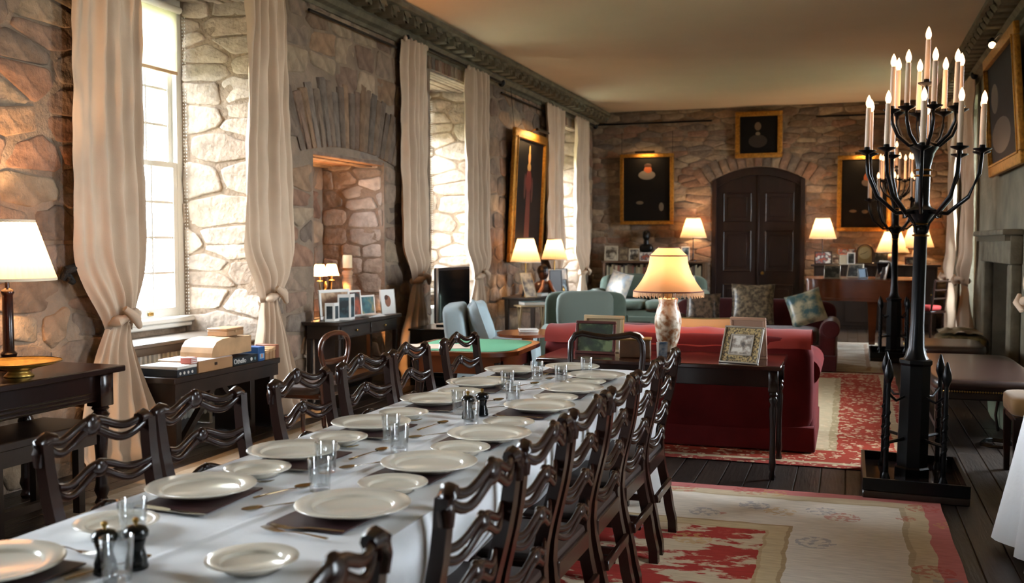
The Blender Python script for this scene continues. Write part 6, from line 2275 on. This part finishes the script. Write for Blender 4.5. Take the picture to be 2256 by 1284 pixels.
# chair at right with tan seat
t = thing('upholstered_chair', 'chair with a tan padded seat at the right edge of the picture', 'chair', (1.22, 7.05, 0), PI)
MB().soft(.0, 0, .475, .50, .48, .13, e=6, n=28, m=10).build('seat', mat('tan_velvet', '#8a6636', .8, sheen=.3), t, angle=180)
MB().box(-.23, .23, -.22, .22, .37, .42, c=.008).build('seat_rail', wood_m, t)
for x in (-.21, .21):
    for y in (-.2, .2):
        MB().tube([(x, y, .40), (x, y, 0)], [.024, .016], 4, square=True, ref=(0, 1, 0)).build('leg', wood_m, t)
MB().box(-.25, -.20, -.22, .22, .50, .98, R('Y', -.08), c=.015).build('backrest', MATS['tan_velvet'], t)
# canvas bundle and cables under the bench
t = thing('canvas_bundle', 'dull green canvas bundle lying under the leather bench', 'bundle', (1.32, 8.95, 0))
MB().soft(0, 0, .15, .36, 1.15, .29, e=5, n=30, m=12, wob=.05).build('canvas', mat('green_canvas', '#4c523c', .9, var=.1), t, angle=180)
MB().tube([(-.18, -.3, .29), (-.2, -.3, .14), (-.18, -.3, .01)], .012, 6).build('strap', wood2_m, t)
t = tag(MB().tube([(1.05 + .10 * math.cos(k * .7) + .02 * math.sin(k * 2.1), 8.05 + .14 * math.sin(k * .7), .014 + .006 * (k // 9)) for k in range(34)], .007, 6).build('cable_coil', black_m), 'black coiled cable on the floor under the leather bench', 'cable')
# serving table under white cloth at the right edge
t = thing('serving_table', 'serving table hidden under a white cloth at lower right', 'table', (1.20, 4.45, 0))
MB().box(-.34, .34, -.9, .9, .72, .75, c=.006).build('tabletop', wood_m, t)
for x in (-.3, .3):
    for y in (-.85, .85):
        MB().tube([(x, y, 0), (x, y, .72)], .025, 4, square=True, ref=(0, 1, 0)).build('leg', wood_m, t)
SX0, SX1, SY0, SY1 = .84, 1.56, 3.53, 5.37
mb = MB()
mb.box(SX0, SX1, SY0, SY1, .751, .756)
pts = []
for (ax_, ay_), (bx_, by_), nn, cnt in (((SX0, SY0), (SX0, SY1), (-1, 0), 60), ((SX0, SY1), (SX1, SY1), (0, 1), 24), ((SX1, SY1), (SX1, SY0), (1, 0), 60), ((SX1, SY0), (SX0, SY0), (0, -1), 24)):
    for k in range(cnt):
        pts.append((lerp(ax_, bx_, k / cnt), lerp(ay_, by_, k / cnt), nn))
vs = []
NVv = 10
for i, (x, y, nn) in enumerate(pts):
    n2 = Vector((0, 0, 0))
    for k in range(-5, 6):
        n2 += Vector((*pts[(i + k) % len(pts)][2], 0))
    n2.normalize()
    c = math.exp(-(min(math.hypot(x - a, y - b) for a in (SX0, SX1) for b in (SY0, SY1)) / .2) ** 2)
    for j in range(NVv + 1):
        q = j / NVv
        off = (.01 + .05 * q + .035 * q * math.sin(i * .8) + .09 * c * q)
        vs.append((min(x + n2.x * off, XR - .05), y + n2.y * off, .755 - q * .70))
mb.add(vs, [(i * (NVv + 1) + j, ((i + 1) % len(pts)) * (NVv + 1) + j, ((i + 1) % len(pts)) * (NVv + 1) + j + 1, i * (NVv + 1) + j + 1) for i in range(len(pts)) for j in range(NVv)])
tag(mb.build('serving_cloth', cloth_m, angle=80), 'white cloth draped over the serving table at lower right', 'tablecloth')
t = thing('red_book_chair', 'dark side chair with a red cushion beside the piano', 'chair', (1.15, 16.6, 0), PI * .8)
MB().box(-.2, .2, -.2, .2, .42, .46, c=.006).build('seat', wood_m, t)
MB().soft(0, 0, .50, .36, .36, .09, e=4, n=24, m=8).build('cushion', mat('scarlet_cloth', '#8c1f1c', .8), t, angle=180)
for x in (-.17, .17):
    for y in (-.17, .17):
        MB().tube([(x, y, 0), (x, y, .42)], .018, 8).build('leg', wood_m, t)
for y in (-.17, .17):
    MB().tube([(-.18, y, .46), (-.24, y, .95)], .016, 8).build('back_post', wood_m, t)
for z in (.65, .78, .92):
    MB().tube([(-.205 - (z - .6) * .12, -.17, z), (-.205 - (z - .6) * .12, .17, z)], .014, 6).build('back_rail', wood_m, t)
